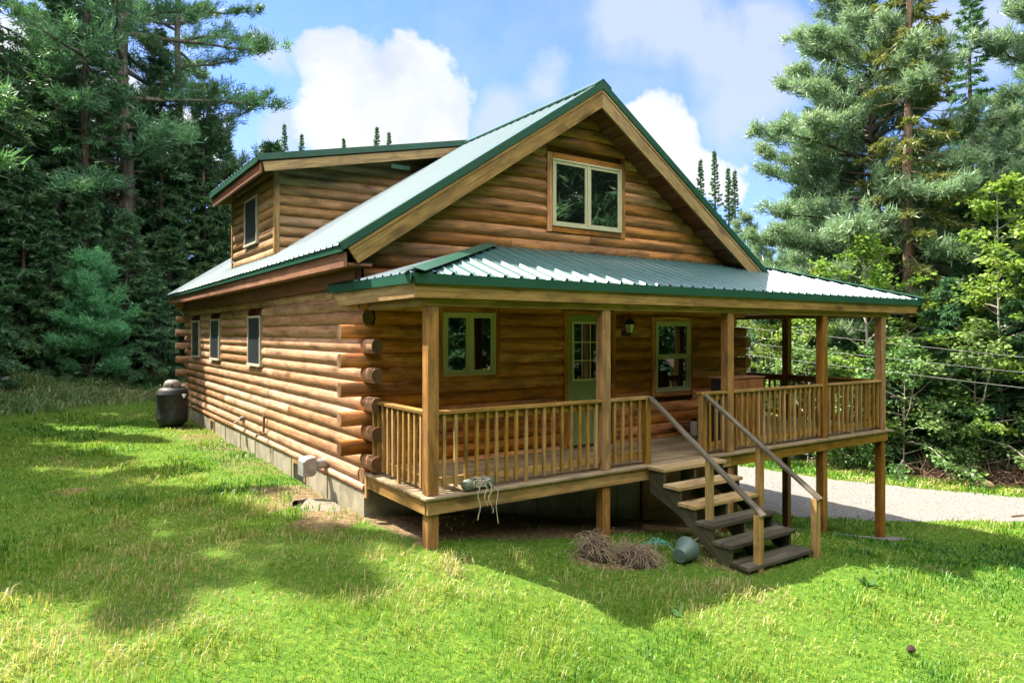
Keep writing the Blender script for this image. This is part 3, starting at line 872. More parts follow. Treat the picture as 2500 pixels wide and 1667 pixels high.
for y0, y1 in ((DEY0 + .012, DEY0 + .052), (DEY1 - .052, DEY1 - .012)):
    d5 = MB(); d5.prism([(DEX + .10, dz(DEX + .10) - .105), (3.45, dz(3.45) - .105), (3.2, dz(3.2) - .28), (DEX + .145, dz(DEX + .145) - .275)], 1, y0, y1)
    d5.build('rake_board', M['fascia'], dormer, bevel=.004)
d6 = MB(); d6.box((DEX + .06, DEY0 + .055, DEZ - .27), (DEX + .10, DEY1 - .055, DEZ - .085), 1); d6.build('eave_board', M['soffit'], dormer)
d7 = MB()
for y0, y1 in ((DEY0 - .012, DEY0 + .001), (DEY1 - .001, DEY1 + .012)):
    d7.prism([(DEX - .015, dz(DEX - .015) + .03), (RIDGE_X, dz(RIDGE_X) + .03), (RIDGE_X, dz(RIDGE_X) - .08), (DEX + .02, dz(DEX + .02) - .08)], 1, y0, y1)
d7.prism([(DEX - .015, dz(DEX - .015) + .031), (RIDGE_X, dz(RIDGE_X) + .031), (RIDGE_X, dz(RIDGE_X) + .027), (DEX - .015, dz(DEX - .015) + .027)], 1, DEY0 + .001, DEY0 + .1)
d7.box((DEX + .005, DEY0 + .001, DEZ - .10), (DEX + .016, DEY1 - .001, DEZ + .002), 1)
d7.build('roof_trim', M['trim_green'], dormer)
# louvred vent on the cheek
gv = MB(); gv.box((2.14, DY0 - .03, 5.02), (2.54, DY0 - .008, 5.10), 0, .5)
for a in (2.155, 2.285, 2.415): gv.box((a, DY0 - .04, 5.033), (a + .11, DY0 - .03, 5.088), 0, .5)
gv.build('gable_vent', M['whiteplastic'], cabin)

# ---- porch roof
PEY, PEZ, PTZ = -.12, 2.45, 3.075
PXL, PXR = -.26, 10.80
PSL = (PTZ - PEZ) / (D - PEY)
HLX, HRX = 1.86, 8.20            # where the hips meet the front wall
def hipl(y): return PXL + (HLX - PXL) * (y - PEY) / (D - PEY)
def hipr(y): return PXR + (HRX - PXR) * (y - PEY) / (D - PEY)
pr_ = MB()
def yend(x):
    if x < HLX: return PEY + (x - PXL) / (HLX - PXL) * (D - PEY)
    if x > HRX: return PEY + (PXR - x) / (PXR - HRX) * (D - PEY)
    return D - .005
sheet(pr_, rib_profile(PXL, PXR), lambda s: (s, PEY, PEZ), lambda s: (s, yend(s), PEZ + PSL * (yend(s) - PEY)))
zl = lambda x: PEZ + (PTZ - PEZ) * (x - PXL) / (HLX - PXL)
def xl_end(y): return hipl(y) if y < D - .005 else XL - .02
sheet(pr_, rib_profile(PEY, 2.53), lambda s: (PXL, s, PEZ), lambda s: (xl_end(s), s, zl(xl_end(s))))
zr_ = lambda x: PEZ + (PTZ - PEZ) * (PXR - x) / (PXR - HRX)
def xr_end(y): return hipr(y) if y < D else HRX
sheet(pr_, rib_profile(PEY, 13.0), lambda s: (PXR, s, PEZ), lambda s: (xr_end(s), s, zr_(xr_end(s))))
proof = pr_.build('porch_roof', M['roof_porch'], cabin)
scw = MB()
for k in range(1, 48):
    sx_ = PXL + .03 + .229 * k + .115
    for yy in (PEY + .10, PEY + .75, PEY + 1.35):
        if yy < yend(sx_) - .1:
            zz = PEZ + PSL * (yy - PEY)
            scw.box((sx_ - .008, yy - .008, zz + .001), (sx_ + .008, yy + .008, zz + .012), 0, .5)
scw_o = scw.build('roof_screw', M['galv'], proof); scw_o['kind'] = 'stuff'
ht = MB()
def hipcap(a, b, w, lift):
    a, b = V3(a), V3(b); d = (b - a).normalized(); sd = d.cross(V3((0, 0, 1))).normalized()
    up = V3((0, 0, 1))
    i = len(ht.v)
    for p in (a, b):
        for k, dz_ in ((-1, -.03), (0, .012), (1, -.03)):
            ht.v.append(tuple(p + sd * (w * k) + up * (lift + dz_))); ht.r.append(.5)
        for k, dz_ in ((1, -.036), (0, .004), (-1, -.036)):
            ht.v.append(tuple(p + sd * (w * k) + up * (lift + dz_))); ht.r.append(.5)
    L = (b - a).length
    for k in range(6):
        k2 = (k + 1) % 6
        ht.face((i + k, i + k2, i + 6 + k2, i + 6 + k), [(0, 0), (0, .1), (L, .1), (L, 0)])
    ht.face([i + k for k in range(6)][::-1], [(0, 0)] * 6); ht.face([i + 6 + k for k in range(6)], [(0, 0)] * 6)
hipcap((PXL + .02, PEY + .02, PEZ + .012), (HLX, D - .01, PTZ + .005), .15, .038)
hipcap((PXR - .02, PEY + .02, PEZ + .012), (HRX, D - .01, PTZ + .005), .13, .038)
ht.box((PXL + .03, PEY + .015, PEZ - .105), (PXR - .10, PEY + .027, PEZ - .004), 0)
ht.prism([(PXL + .01, PEZ - .002), (PXR + .03, PEZ - .002), (PXR - .09, PEZ - .11), (PXL + .06, PEZ - .11)], 1, PEY - .004, PEY + .008)
ht.prism([(PEY - .0, PEZ - .002), (2.53, PEZ - .002), (2.49, PEZ - .10), (PEY + .04, PEZ - .11)], 0, PXL + .004, PXL + .016)
ht.box((PXL + .016, 2.50, PEZ - .09), (XL - .03, 2.515, PEZ + .02), 0)
ht.box((PXR - .02, PEY + .05, PEZ - .11), (PXR - .008, 13, PEZ - .002), 1)
ht.build('roof_trim', M['trim_green'], proof)
pf = MB()
pf.prism([(PXL + .055, PEZ - .10), (PXR - .11, PEZ - .10), (PXR - .235, PEZ - .265), (PXL + .075, PEZ - .265)], 1, PEY + .035, PEY + .075)
pf.prism([(PEY + .036, PEZ - .10), (2.47, PEZ - .10), (2.16, PEZ - .285), (PEY + .036, PEZ - .265)], 0, PXL + .052, PXL + .09)
pf.box((PXR - .15, PEY + .08, PEZ - .26), (PXR - .11, 13, PEZ - .1), 1)
pf.build('porch_fascia', M['fascia'], proof, bevel=.004)
pc = MB()     # ceiling boards and roof underlay
x = PXL + .09
while x < PXR - .16:
    pc.box((x, PEY + .078, PEZ - .262), (min(x + .137, PXR - .16), D - .03, PEZ - .245), 1); x += .14
pc.box((XR + .02, D + .0, PEZ - .262), (PXR - .16, 12.9, PEZ - .245), 1)
pc.box((PXL + .09, D - .02, PEZ - .262), (XL - .02, 2.2, PEZ - .25), 1)
pc.build('porch_ceiling', M['plywood'], proof)
pb = MB()
pb.prism([(-.012, 2.104), (9.70, 2.104), (9.76, 2.186), (-.012, 2.186)], 1, -.005, .145)
pb.box((0.0, .146, 2.104), (.14, 1.70, 2.186), 1)
pb.box((9.48, .146, 2.104), (9.62, 12.6, 2.186), 1)
pb.build('porch_beam', M['fascia'], cabin, bevel=.005)

# ---- deck
dk = MB()
y = -.08
while y < D - .03:
    y2 = min(y + .137, D - .04)
    for s0, s1 in split_len(-.068, 7.60, 2.5, 4.8): dk.box((s0, y, -.03), (s1 - .004, y2, random.uniform(-.001, .001)), 0)
    y += .142
x = 7.604
while x < 9.66:
    dk.box((x, -.085, -.03), (x + .137, 6.6, random.uniform(-.001, .001)), 1); x += .142
dk.build('deck_board', M['deckwood'], cabin, bevel=.003)
rj = MB()
rj.box((-.02, -.035, -.20), (5.1, .005, -.031), 0); rj.box((5.103, -.035, -.20), (9.62, .005, -.031), 0)
rj.box((-.035, .006, -.20), (.005, D - .02, -.031), 1); rj.box((9.60, .006, -.20), (9.64, 6.5, -.031), 1)
for x in np.arange(.45, 9.5, .41):
    rj.box((x, .01, -.19), (x + .038, D - .05, -.033), 1)
rj.box((-.05, D - .07, -.33), (-.01, D + .0, -.02), 2)
rj.box((.15, .16, -.20), (9.4, .24, -.191), 0)
rj.build('deck_joist', M['treated'], cabin, bevel=.004)
POSTS = [(0, 0), (2.557, 0), (5.07, 0), (7.57, 0), (9.47, 0), (9.48, 1.98), (9.48, 4.7), (9.48, 7.4)]
for px, py in POSTS:
    gzv = min(g1(px + .07, py + .07), g1(px, py)) - .08
    pm = MB()
    pm.box((px, py, .0), (px + .14, py + .14, 2.103), 2)
    pm.build('porch_post', M['post'], cabin, bevel=.006)
    if py == 0: pm2 = MB(); pm2.box((px + .002, py + .0055, gzv), (px + .14, py + .14, -.031), 2); pm2.build('deck_post', M['post'], cabin, bevel=.006)
    else: pm2 = MB(); pm2.box((px, py, gzv), (px + .118, py + .14, -.001), 2); pm2.build('deck_post', M['post'], cabin, bevel=.006)

# ---- railings
RT = .93
def railing(p, q, n, long_=(), out=(0, -1), cap_ext=(0, 0)):
    """run of railing from p to q; out = side the balusters are fixed on"""
    p, q = V3((p[0], p[1], 0)), V3((q[0], q[1], 0)); d = (q - p).normalized(); o = V3((out[0], out[1], 0))
    r = MB()
    up = V3((0, 0, 1))
    r.beam(p - d * cap_ext[0] + up * (RT - .019), q + d * cap_ext[1] + up * (RT - .019), .115, .038)
    r.beam(p + up * .848 - o * .012, q + up * .848 - o * .012, .036, .089)
    rail = r.build('porch_railing', M['treated'], cabin, bevel=.004)
    r = MB(); r.beam(p + up * .135 - o * .012, q + up * .135 - o * .012, .036, .088); r.build('bottom_rail', M['treated'], rail, bevel=.004)
    L = (q - p).length
    for k in range(n):
        t = (k + .62) / (n + .24) * L + random.uniform(-.008, .008)
        c = p + d * t + o * .026
        b = MB(); lean = d * random.uniform(-.008, .008)
        bot = -.0 if k in long_ else .06 + random.uniform(-.012, .006)
        b.beam(c + up * bot, c + up * .909 + lean, .04, .034, up=o)
        b.build('baluster', M['treated'], rail)
railing((.14, .062), (2.557, .062), 17, (8,))
railing((2.697, .062), (3.345, .062), 4, cap_ext=(0, .11))
railing((4.60, .062), (5.07, .062), 3, cap_ext=(.11, 0))
railing((5.21, .062), (7.57, .062), 17, (7,))
railing((7.71, .062), (9.47, .062), 12, (5,))
railing((.062, .14), (.062, 1.66), 10, (4,), (-1, 0))
railing((9.55, .14), (9.55, 1.98), 13, (), (1, 0))
railing((9.55, 2.12), (9.55, 4.7), 18, (), (1, 0))
for px in (3.355, 4.505):
    nw = MB(); nw.box((px, .003, .001), (px + .09, .093, .89), 2); nw.build('newel_post', M['treated'], cabin, bevel=.004)

# ---- stairs
NOSE = [(-.37, 0.0), (-.645, -.195), (-.90, -.385), (-1.185, -.565), (-1.455, -.745), (-1.71, -.935)]
SX0, SX1 = 3.30, 4.57
stg = MB()
prof = [(-.09, -.05), (-.34, -.05)]
for k in range(1, 6):
    prof += [(NOSE[k - 1][0] + .03, NOSE[k][1] - .05), (NOSE[k][0] + .03, NOSE[k][1] - .05)]
prof += [(-1.68, -1.12), (-1.42, -1.13), (-1.05, -.88), (-.60, -.56), (-.09, -.36)]
def stringer(x0, x1):
    m = MB(); m.prism([(a, b) for a, b in prof], 0, x0, x1, uvdir=(.8, .6)); return m
stairs = stringer(SX0 + .03, SX0 + .075).build('porch_stairs', M['moss_wood'], cabin)
for xa in (3.93, SX1 - .075):
    stringer(xa, xa + .042).build('stringer', M['moss_wood'], stairs)
ty0 = -.087
for k, (yn, zt) in enumerate(NOSE):
    t = MB()
    dep = .285 if k else .278
    tilt = 0.0
    mt = M['newwood'] if k < 3 else M['oldwood']
    t.box((SX0 + random.uniform(-.01, .0), yn, zt - .045), (SX1 + random.uniform(0, .012), yn + dep / 2 - .003, zt), 0)
    t.box((SX0 + random.uniform(-.01, .0), yn + dep / 2, zt - .045), (SX1 + random.uniform(0, .012), yn + dep, zt), 0)
    t.build('tread', mt, stairs, bevel=.004)
pm = MB(); pm.box((3.50, -.925, -.64), (3.585, -.908 + .0, .235), 2) if False else pm.box((3.475, -.985, -.635), (3.56, -.908, .215), 2)
pm.build('rail_post', M['newwood'], stairs, bevel=.004)
pm = MB(); pm.box((3.50, -1.70, g1(3.55, -1.65) - .08), (3.585, -1.615, -.36), 2); pm.build('rail_post', M['treated'], stairs, bevel=.004)
pm = MB(); pm.box((SX1 + .005, -.93, -.56), (SX1 + .09, -.845, .24), 2); pm.build('rail_post', M['treated'], stairs, bevel=.004)
pm = MB(); pm.box((SX1 + .006, -1.76, g1(4.6, -1.7) - .06), (SX1 + .09, -1.675, -.29), 2); pm.build('rail_post', M['treated'], stairs, bevel=.004)
hr = MB(); hr.beam((3.42, -.0, .92), (3.55, -1.73, -.365), .09, .038); hr.build('handrail', M['greywood'], stairs, bevel=.005)
hr = MB(); hr.beam((4.56, .0, .89), (4.62, -1.79, -.30), .09, .038); hr.build('handrail', M['greywood'], stairs, bevel=.005)

# ---- windows and door
def window_front(x0, x1, z0, z1, kind, trim=.09, name='window'):
    yf = D
    t = MB()
    t.box((x0 - trim, yf - .018, z0 - trim), (x0 - .001, yf + .10, z1 + trim), 2)
    t.box((x1 + .001, yf - .018, z0 - trim), (x1 + trim, yf + .10, z1 + trim), 2)
    t.box((x0, yf - .016, z1 + .001), (x1, yf + .10, z1 + trim), 0)
    t.box((x0, yf - .016, z0 - trim), (x1, yf + .10, z0 - .001), 0)
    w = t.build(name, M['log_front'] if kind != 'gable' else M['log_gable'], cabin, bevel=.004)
    f = MB(); y0, y1 = yf - .034, yf + .02
    fr = .035
    f.box((x0, y0, z0), (x0 + fr, y1, z1), 2); f.box((x1 - fr, y0, z0), (x1, y1, z1), 2)
    f.box((x0 + fr, y0, z0), (x1 - fr, y1, z0 + fr), 0); f.box((x0 + fr, y0, z1 - fr), (x1 - fr, y1, z1), 0)
    xm = (x0 + x1) / 2; zm = (z0 + z1) / 2
    panes = []
    if kind in ('casement', 'gable'):
        f.box((xm - .022, y0 + .001, z0 + fr), (xm + .022, y1, z1 - fr), 2)
        panes = [(x0 + fr, xm - .022, z0 + fr, z1 - fr), (xm + .022, x1 - fr, z0 + fr, z1 - fr)]
    else:
        panes = [(x0 + fr, x1 - fr, zm + .0, z1 - fr), (x0 + fr, x1 - fr, z0 + fr, zm)]
    f.build('frame', M['sage'], w, bevel=.003)
    for k, (a, b, c, d_) in enumerate(panes):
        s = MB(); sw = .042; yo = .012 if not (kind == 'hung' and k == 1) else .03
        s.box((a + .002, y0 + yo, c + .002), (a + sw, y0 + yo + .03, d_ - .002), 2); s.box((b - sw, y0 + yo, c + .002), (b - .002, y0 + yo + .03, d_ - .002), 2)
        s.box((a + sw, y0 + yo, c + .002), (b - sw, y0 + yo + .03, c + sw), 0); s.box((a + sw, y0 + yo, d_ - sw), (b - sw, y0 + yo + .03, d_ - .002), 0)
        s.build('sash', M['sage'], w, bevel=.002)
        g = MB(); g.box((a + sw - .003, y0 + yo + .014, c + sw - .003), (b - sw + .003, y0 + yo + .02, d_ - sw + .003), 0); g.build('pane', M['glass'], w)
    return w
window_front(1.104, 1.964, 1.203, 2.095, 'casement', trim=.075)
window_front(5.253, 6.122, .782, 2.006, 'hung', trim=.08)
window_front(3.013, 4.454, 3.462, 4.508, 'gable', trim=.092)
def window_side(y0, y1, z0, z1, x, parent, fm='tanframe'):
    t = MB(); tr = .045
    t.box((x - .03, y0, z0), (x + .08, y0 + tr, z1), 2); t.box((x - .03, y1 - tr, z0), (x + .08, y1, z1), 2)
    t.box((x - .03, y0 + tr, z1 - tr), (x + .08, y1 - tr, z1), 1); t.box((x - .045, y0 - .02, z0), (x + .08, y1 + .02, z0 + tr), 1)
    w = t.build('window', M[fm], parent, bevel=.003)
    g = MB(); g.box((x - .012, y0 + tr - .003, z0 + tr - .003), (x - .006, y1 - tr + .003, z1 - tr + .003), 1); g.build('screen', M['screen'], w)
    return w
for a, b in ((6.66, 7.61), (10.27, 11.27), (12.70, 13.74)): window_side(a, b, 1.165, 2.14, XL, cabin)
window_side(6.87, 7.83, 3.52, 4.46, DX, cabin)
# door
dx0, dx1, dzb, dzt = 3.335, 4.25, .03, 2.088
t = MB()
t.box((dx0 - .085, D - .018, .0), (dx0 - .001, D + .1, dzt + .07), 2); t.box((dx1 + .001, D - .018, .0), (dx1 + .085, D + .1, dzt + .07), 2)
t.box((dx0, D - .016, dzt + .001), (dx1, D + .1, dzt + .07), 0); 
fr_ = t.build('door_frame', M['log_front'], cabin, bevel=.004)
t = MB(); t.box((dx0 + .002, D + .0, dzb), (dx1 - .002, D + .04, dzt - .002), 2, .5)
for a in (dx0 + .12, dx0 + .50): # two raised panels below the light
    t.box((a, D - .008, .22), (a + .30, D + .001, .86), 2, .5); t.box((a + .03, D - .014, .25), (a + .27, D - .007, .83), 2, .5)
door = t.build('door', M['doorgreen'], cabin, bevel=.004)
t = MB(); t.box((dx0 - .02, D - .06, .0), (dx1 + .02, D - .0, .028), 0); t.build('threshold', M['black'], door)
lx0, lx1, lz0, lz1 = 3.41, 4.16, 1.042, 1.985
t = MB(); e = .035
t.box((lx0, D - .018, lz0), (lx0 + e, D - .001, lz1), 2); t.box((lx1 - e, D - .018, lz0), (lx1, D - .001, lz1), 2)
t.box((lx0 + e, D - .018, lz0), (lx1 - e, D - .001, lz0 + e), 0); t.box((lx0 + e, D - .018, lz1 - e), (lx1 - e, D - .001, lz1), 0)
for k in (1, 2, 3):
    xx = lx0 + e + (lx1 - lx0 - 2 * e) * k / 4; t.box((xx - .009, D - .015, lz0 + e), (xx + .009, D - .004, lz1 - e), 2)
for k in (1, 2):
    zz = lz0 + e + (lz1 - lz0 - 2 * e) * k / 3; t.box((lx0 + e, D - .014, zz - .009), (lx1 - e, D - .0045, zz + .009), 0)
t.build('muntin_grid', M['cream'], door)
t = MB(); t.box((lx0 + .03, D - .0075, lz0 + .03), (lx1 - .03, D - .002, lz1 - .03), 0); t.build('door_pane', M['glass'], door)
t = MB(); t.lathe([(0, -.0), (.03, 0), (.032, .01), (.012, .015), (.012, .04), (.028, .05), (.03, .07), (.015, .08), (0, .08)], (4.19, D - .001, .95), 16, (0, -1, 0)); t.build('handle', M['galv'], door, smooth=True)
# wall lantern beside the door
lp = (4.52, D - .02, 1.90)
t = MB(); t.lathe([(0, 0), (.055, 0), (.055, .012), (.03, .025), (0, .026)], (lp[0], D + .005, 1.80), 16, (0, -1, 0))
t.tube([(lp[0], D - .02, 1.80), (lp[0], D - .09, 1.76), (lp[0], D - .145, 1.775), (lp[0], D - .15, 1.82)], .011, 8)
lc = V3((lp[0], D - .15, 0))
t.lathe([(0, 2.10), (.008, 2.095), (.012, 2.06), (.03, 2.045), (.075, 2.0), (.112, 1.955), (.112, 1.945), (.095, 1.945), (0, 1.95)], lc, 6)
t.lathe([(0, 1.73), (.012, 1.735), (.018, 1.77), (.055, 1.79), (.06, 1.81), (.0, 1.815)], lc, 6)
for k in range(6):
    a = k * math.pi / 3 + .0
    e1 = V3((0, 0, 1)).orthogonal().normalized(); e2 = V3((0, 0, 1)).cross(e1)
    dirv = e1 * math.cos(a) + e2 * math.sin(a)
    t.tube([lc + dirv * .06 + V3((0, 0, 1.805)), lc + dirv * .094 + V3((0, 0, 1.95))], .006, 5)
t.tube([lc + V3((0, 0, 2.08)), lc + V3((0, -.0, 2.14))], .004, 5)
lan = t.build('wall_lantern', M['black'], cabin)
t = MB(); t.lathe([(.052, 1.812), (.086, 1.946)], lc, 6); t.build('lantern_glass', M['lampglass'], lan)

# ---- fittings on the left wall
t = MB()
t.tube([(XL + .02, 3.12, -.10), (XL - .16, 3.12, -.10)], .075, 14)
hood = t.build('dryer_vent', M['galv'], cabin, auto=40)
t = MB(); i0 = len(t.v)
t.prism([(XL - .16, .02), (XL - .30, .015), (XL - .36, -.03), (XL - .36, -.25), (XL - .20, -.25), (XL - .16, -.20)], 1, 3.0, 3.26)
t.build('hood', M['galv'], hood, bevel=.012)
t = MB(); t.tube([(XL - .04, 6.3, .26), (XL - .05, 6.3, -.02)], .022, 8); t.tube([(XL - .03, 6.3, .26), (XL - .02, 6.3, .275)], .035, 8)
t.tube([(XL - .0, 6.3, -.05), (XL - .10, 6.3, -.05), (XL - .15, 6.33, -.06)], .018, 8); t.tube([(XL - .11, 6.3, -.05), (XL - .11, 6.3, .0)], .012, 6); t.tube([(XL - .11, 6.26, .0), (XL - .11, 6.34, .0)], .014, 6)
t.tube([(XL - .15, 6.33, -.06), (XL - .17, 6.36, -.10)], .022, 8)
t.build('water_spigot', M['copper'], cabin, auto=40)
t = MB(); t.beam((XL + .0, 8.05, .10), (XL - .17, 8.1, -.03), .16, .012, (0, 0, 1)); t.tube([(XL + .02, 8.05, .05), (XL - .06, 8.05, .05)], .05, 10)
t.build('vent_flap', M['galv'], cabin)

# ------------------------------------------------------------------ THINGS ROUND THE CABIN
# propane tank
tc = (-.76, 12.42); tz = g1(*tc)
tank = thing('propane_tank', 'black upright propane tank with grey domed collar beside the back corner of the log wall', 'gas tank', (tc[0], tc[1], tz))
t = MB(); t.lathe([(.0, .06), (.2, .06), (.30, .10), (.345, .16), (.36, .24), (.362, .25), (.362, .262), (.36, .27), (.36, .84), (.362, .845), (.362, .86), (.358, .865), (.345, .93), (.29, .995), (.18, 1.03), (0, 1.04)], (tc[0], tc[1], tz), 36)
t.build('tank_body', M['tank'], tank, smooth=True)
t = MB(); t.lathe([(.25, 0), (.25, .09), (.22, .09)], (tc[0], tc[1], tz - .03), 28); t.build('foot_ring', M['tank'], tank, auto=40)
t = MB(); t.lathe([(.19, .995), (.20, 1.04), (.195, 1.10), (.16, 1.17), (.09, 1.205), (0, 1.21)], (tc[0], tc[1], tz), 28); cp = t.build('collar', M['tankcap'], tank, smooth=True)
ex = (V3((CAM[0], CAM[1], 0)) - V3((tc[0], tc[1], 0))).normalized()
t = MB(); c0 = V3((tc[0], tc[1], tz + 1.03)) + ex * .19 ; t.tube([c0, c0 + V3((0, 0, .07))], [.026, .022], 10); t.build('valve_opening', M['blackbox'], cp)
rt = V3((math.cos(YAW), -math.sin(YAW), 0))
for sg in (-1, 1):
    t = MB(); b0 = V3((tc[0], tc[1], tz)) + rt * (.27 * sg)
    t.tube([b0 + V3((0, 0, .98)), b0 + rt * .04 * sg + V3((0, 0, 1.08)), b0 + rt * .02 * sg - ex * .05 + V3((0, 0, 1.09)), b0 - ex * .06 + V3((0, 0, .99))], .009, 6)
    t.build('lifting_lug', M['galv'], tank, smooth=True)
t = MB(); b0 = V3((tc[0], tc[1], tz)) + rt * .2
pts = [b0 + V3((0, 0, 1.05)), b0 + rt * .12 + V3((0, 0, 1.06)), b0 + rt * .24 + V3((0, 0, .95)), b0 + rt * .26 + V3((0, 0, .6)), b0 + rt * .25 + V3((0, 0, .2)), b0 + rt * .27 + V3((0, 0, .02))]
t.tube(pts, .011, 6); t.build('gas_hose', M['straw'], tank, smooth=True)
t = MB(); b0 = V3((tc[0], tc[1], tz + .84)) + rt * .30 + ex * .2; t.tube([b0, b0 + ex * .08, b0 + ex * .1 - V3((0, 0, .06))], .028, 8); t.tube([b0 + ex * .05 + rt * .05, b0 + ex * .05 - rt * .05], .02, 8)
t.build('regulator', M['galv'], tank, auto=40)

# cabinet on the deck
cb = thing('storage_cabinet', 'brown plywood cabinet with shaded open side standing on the deck behind the railing', 'cabinet', (6.0, .6, 0))
t = MB(); t.box((5.62, .45, .012), (6.55, .468, 1.06), 2); t.box((6.53, .469, .012), (6.55, .80, 1.06), 2); t.box((5.62, .782, .012), (6.529, .80, 1.06), 2); t.build('cabinet_panel', M['plywood'], cb, bevel=.003)
t = MB(); t.box((5.56, .43, 1.061), (6.57, .83, 1.085), 0); t.build('cabinet_top', M['plywood'], cb, bevel=.003)
t = MB(); t.box((5.622, .469, .012), (5.635, .781, 1.06), 2); t.build('shade_panel', M['blackbox'], cb)  # black sheet stands in for the shade inside the open side
# white jug by the wall
jg = thing('water_jug', 'white cylindrical jug with dark lid standing on the deck against the log wall', 'jug', (6.05, 1.52, 0))
t = MB(); t.lathe([(0, .003), (.058, .003), (.064, .02), (.064, .235), (.055, .25), (.048, .256), (0, .257)], (6.05, 1.52, 0), 20); t.build('jug_body', M['whiteplastic'], jg, auto=40)
t = MB(); t.lathe([(0, .257), (.052, .257), (.052, .29), (.03, .30), (0, .302)], (6.05, 1.52, 0), 20); t.build('lid', M['black'], jg, auto=40)

# two floats tied with twine on the deck edge
tw = thing('twine_bundle', 'pale tangled twine wound round two greenish floats on the deck edge', 'twine', (.65, .0, 0))
for x0 in (.44, .70):
    t = MB(); t.lathe([(0, -.085), (.045, -.08), (.066, -.05), (.07, 0), (.066, .05), (.045, .08), (0, .085)], (x0 + .08, -.01 + .02 * (x0 > .6), .072), 16, (1, .15, .05)); t.build('float', M['float'], tw, smooth=True)
t = MB(); rr = random.Random(4)
for k in range(26):
    c = V3((rr.uniform(.58, .72), rr.uniform(-.05, .05), rr.uniform(.05, .12)))
    t.tube([c + V3((rr.uniform(-.07, .07), rr.uniform(-.06, .06), rr.uniform(-.045, .05))) for _ in range(5)], .0045, 5)
def strand(x, zend, w):
    pts = [V3((x, -.05, .09)), V3((x + .01, -.095, .03))]; z = -.02
    while z > zend: pts.append(V3((x + w * math.sin(z * 22 + x * 9), -.10, z))); z -= .05
    t.tube(pts, .005, 5)
strand(.60, -.34, .018); strand(.76, -.30, .035); strand(.70, -.22, .03)
t.tube([(.77, -.05, .08), (.86, -.10, -.02), (.83, -.1, -.2), (.86, -.1, -.40)], .005, 5)
t.build('twine', M['twine'], tw)

# two dead plants knocked out of their pots
def dead_plant(loc, R, seed, label, tall):
    rr = random.Random(seed); x, y = loc; z = g1(x, y)
    th = thing('dead_plant', label, 'dead plant', (x, y, z), 'dead plants dumped before the porch')
    t = MB(); prof = [(0, -.02), (R * .9, -.02), (R * .95, .05), (R * .75, tall * .6), (R * .5, tall * .85), (0, tall * .95)]
    t.lathe(prof, (x, y, z), 18)
    for k in range(len(t.v)):
        v = V3(t.v[k]); n = .02 * math.sin(v.x * 60 + v.z * 40) + .015 * math.sin(v.y * 75 - v.z * 50); t.v[k] = (v.x + n, v.y + n * .6, v.z + n * .4)
    t.build('root_ball', M['soil'], th, smooth=True)
    t = MB()
    for k in range(250):
        a = rr.uniform(0, 2 * math.pi); el = rr.uniform(.0, 1.0) ** .8; r = R * (1 - el * .75)
        p = V3((x + r * math.cos(a), y + r * math.sin(a), z + tall * el + .01)); pts = [p]
        stray = rr.random() < .25
        d = V3((math.cos(a) * .6 + .35, math.sin(a) * .6, rr.uniform(.0, .8))).normalized()
        for s in range(6):
            d = (d + V3((rr.uniform(-.75, .75), rr.uniform(-.75, .75), rr.uniform(-.75, .15)))).normalized()
            p = p + d * rr.uniform(.015, .05) * (1.7 if stray else 1); p.z = max(p.z, g1(p.x, p.y) + .006); pts.append(p)
        t.tube(pts, [.0042, .004, .0036, .0032, .0028, .0022, .0015], 4, caps=False)
    t.build('stems', M['straw'], th)
dead_plant((2.02, -.46), .19, 3, 'tipped dead hanging plant with black soil, standing before the deck post', .27)
dead_plant((2.47, -.70), .25, 5, 'domed heap of dry dead stems between the deck post and green pot', .22)
# teal pot hanger
x0, y0 = 3.04, -.52; z0 = g1(x0, y0)
t = MB()
hub = V3((x0, y0, z0 + .08))
for dx_, dy_ in ((-.34, .12), (-.20, -.14), (-.06, -.42)):
    t.tube([hub, hub + V3((dx_ * .5, dy_ * .5, .05)), V3((x0 + dx_, y0 + dy_, z0 + .015))], .005, 5)
for k in range(7):
    a = k * .9; t.tube([hub, hub + V3((.08 * math.cos(a), .06 * math.sin(a), .04 + .02 * (k % 3))), hub + V3((.15 * math.cos(a + .4), .1 * math.sin(a), .01))], .009, 5)
tag(t.build('pot_hanger', M['teal'], None), 'teal plastic pot hanger with three thin strands lying on bare soil', 'pot hanger')
# green pot on its side
pt = thing('flower_pot', 'grey green plastic flower pot tipped on its side beside the stairs', 'flower pot', (2.98, -1.0, g1(2.98, -1.0)))
ax = V3((.82, .28, .10)).normalized(); zc = g1(2.98, -1.0) + .12
c = V3((2.86, -1.04, zc))
t = MB(); t.lathe([(0, .004), (.085, 0), (.092, .01), (.145, .215), (.156, .222), (.158, .245), (.150, .246), (.140, .22), (.085, .02), (0, .018)], c, 28, ax); t.build('pot_body', M['pot'], pt, auto=40)
t = MB(); rr = random.Random(8)
for k in range(70):
    p = c + ax * .22 + V3((rr.uniform(-.02, .02), rr.uniform(-.09, .09), rr.uniform(-.09, .08))); pts = [p]
    d = (ax + V3((rr.uniform(-.4, .4), rr.uniform(-.5, .5), rr.uniform(-.3, .5)))).normalized()
    for s in range(3): d = (d + V3((rr.uniform(-.4, .4), rr.uniform(-.4, .4), rr.uniform(-.5, .2)))).normalized(); p = p + d * .055; p.z = max(p.z, zc - .11); pts.append(p)
    t.tube(pts, .0035, 4, caps=False)
t.build('dry_stems', M['straw'], pt)
# boards left under the stairs
t = MB(); t.beam((3.9, .62, g1(3.9, .62) + .02), (4.6, -.20, g1(4.6, -.2) + .05), .14, .036)
tag(t.build('loose_board', M['newwood']), 'pale loose board lying on the soil under the stairs', 'board')
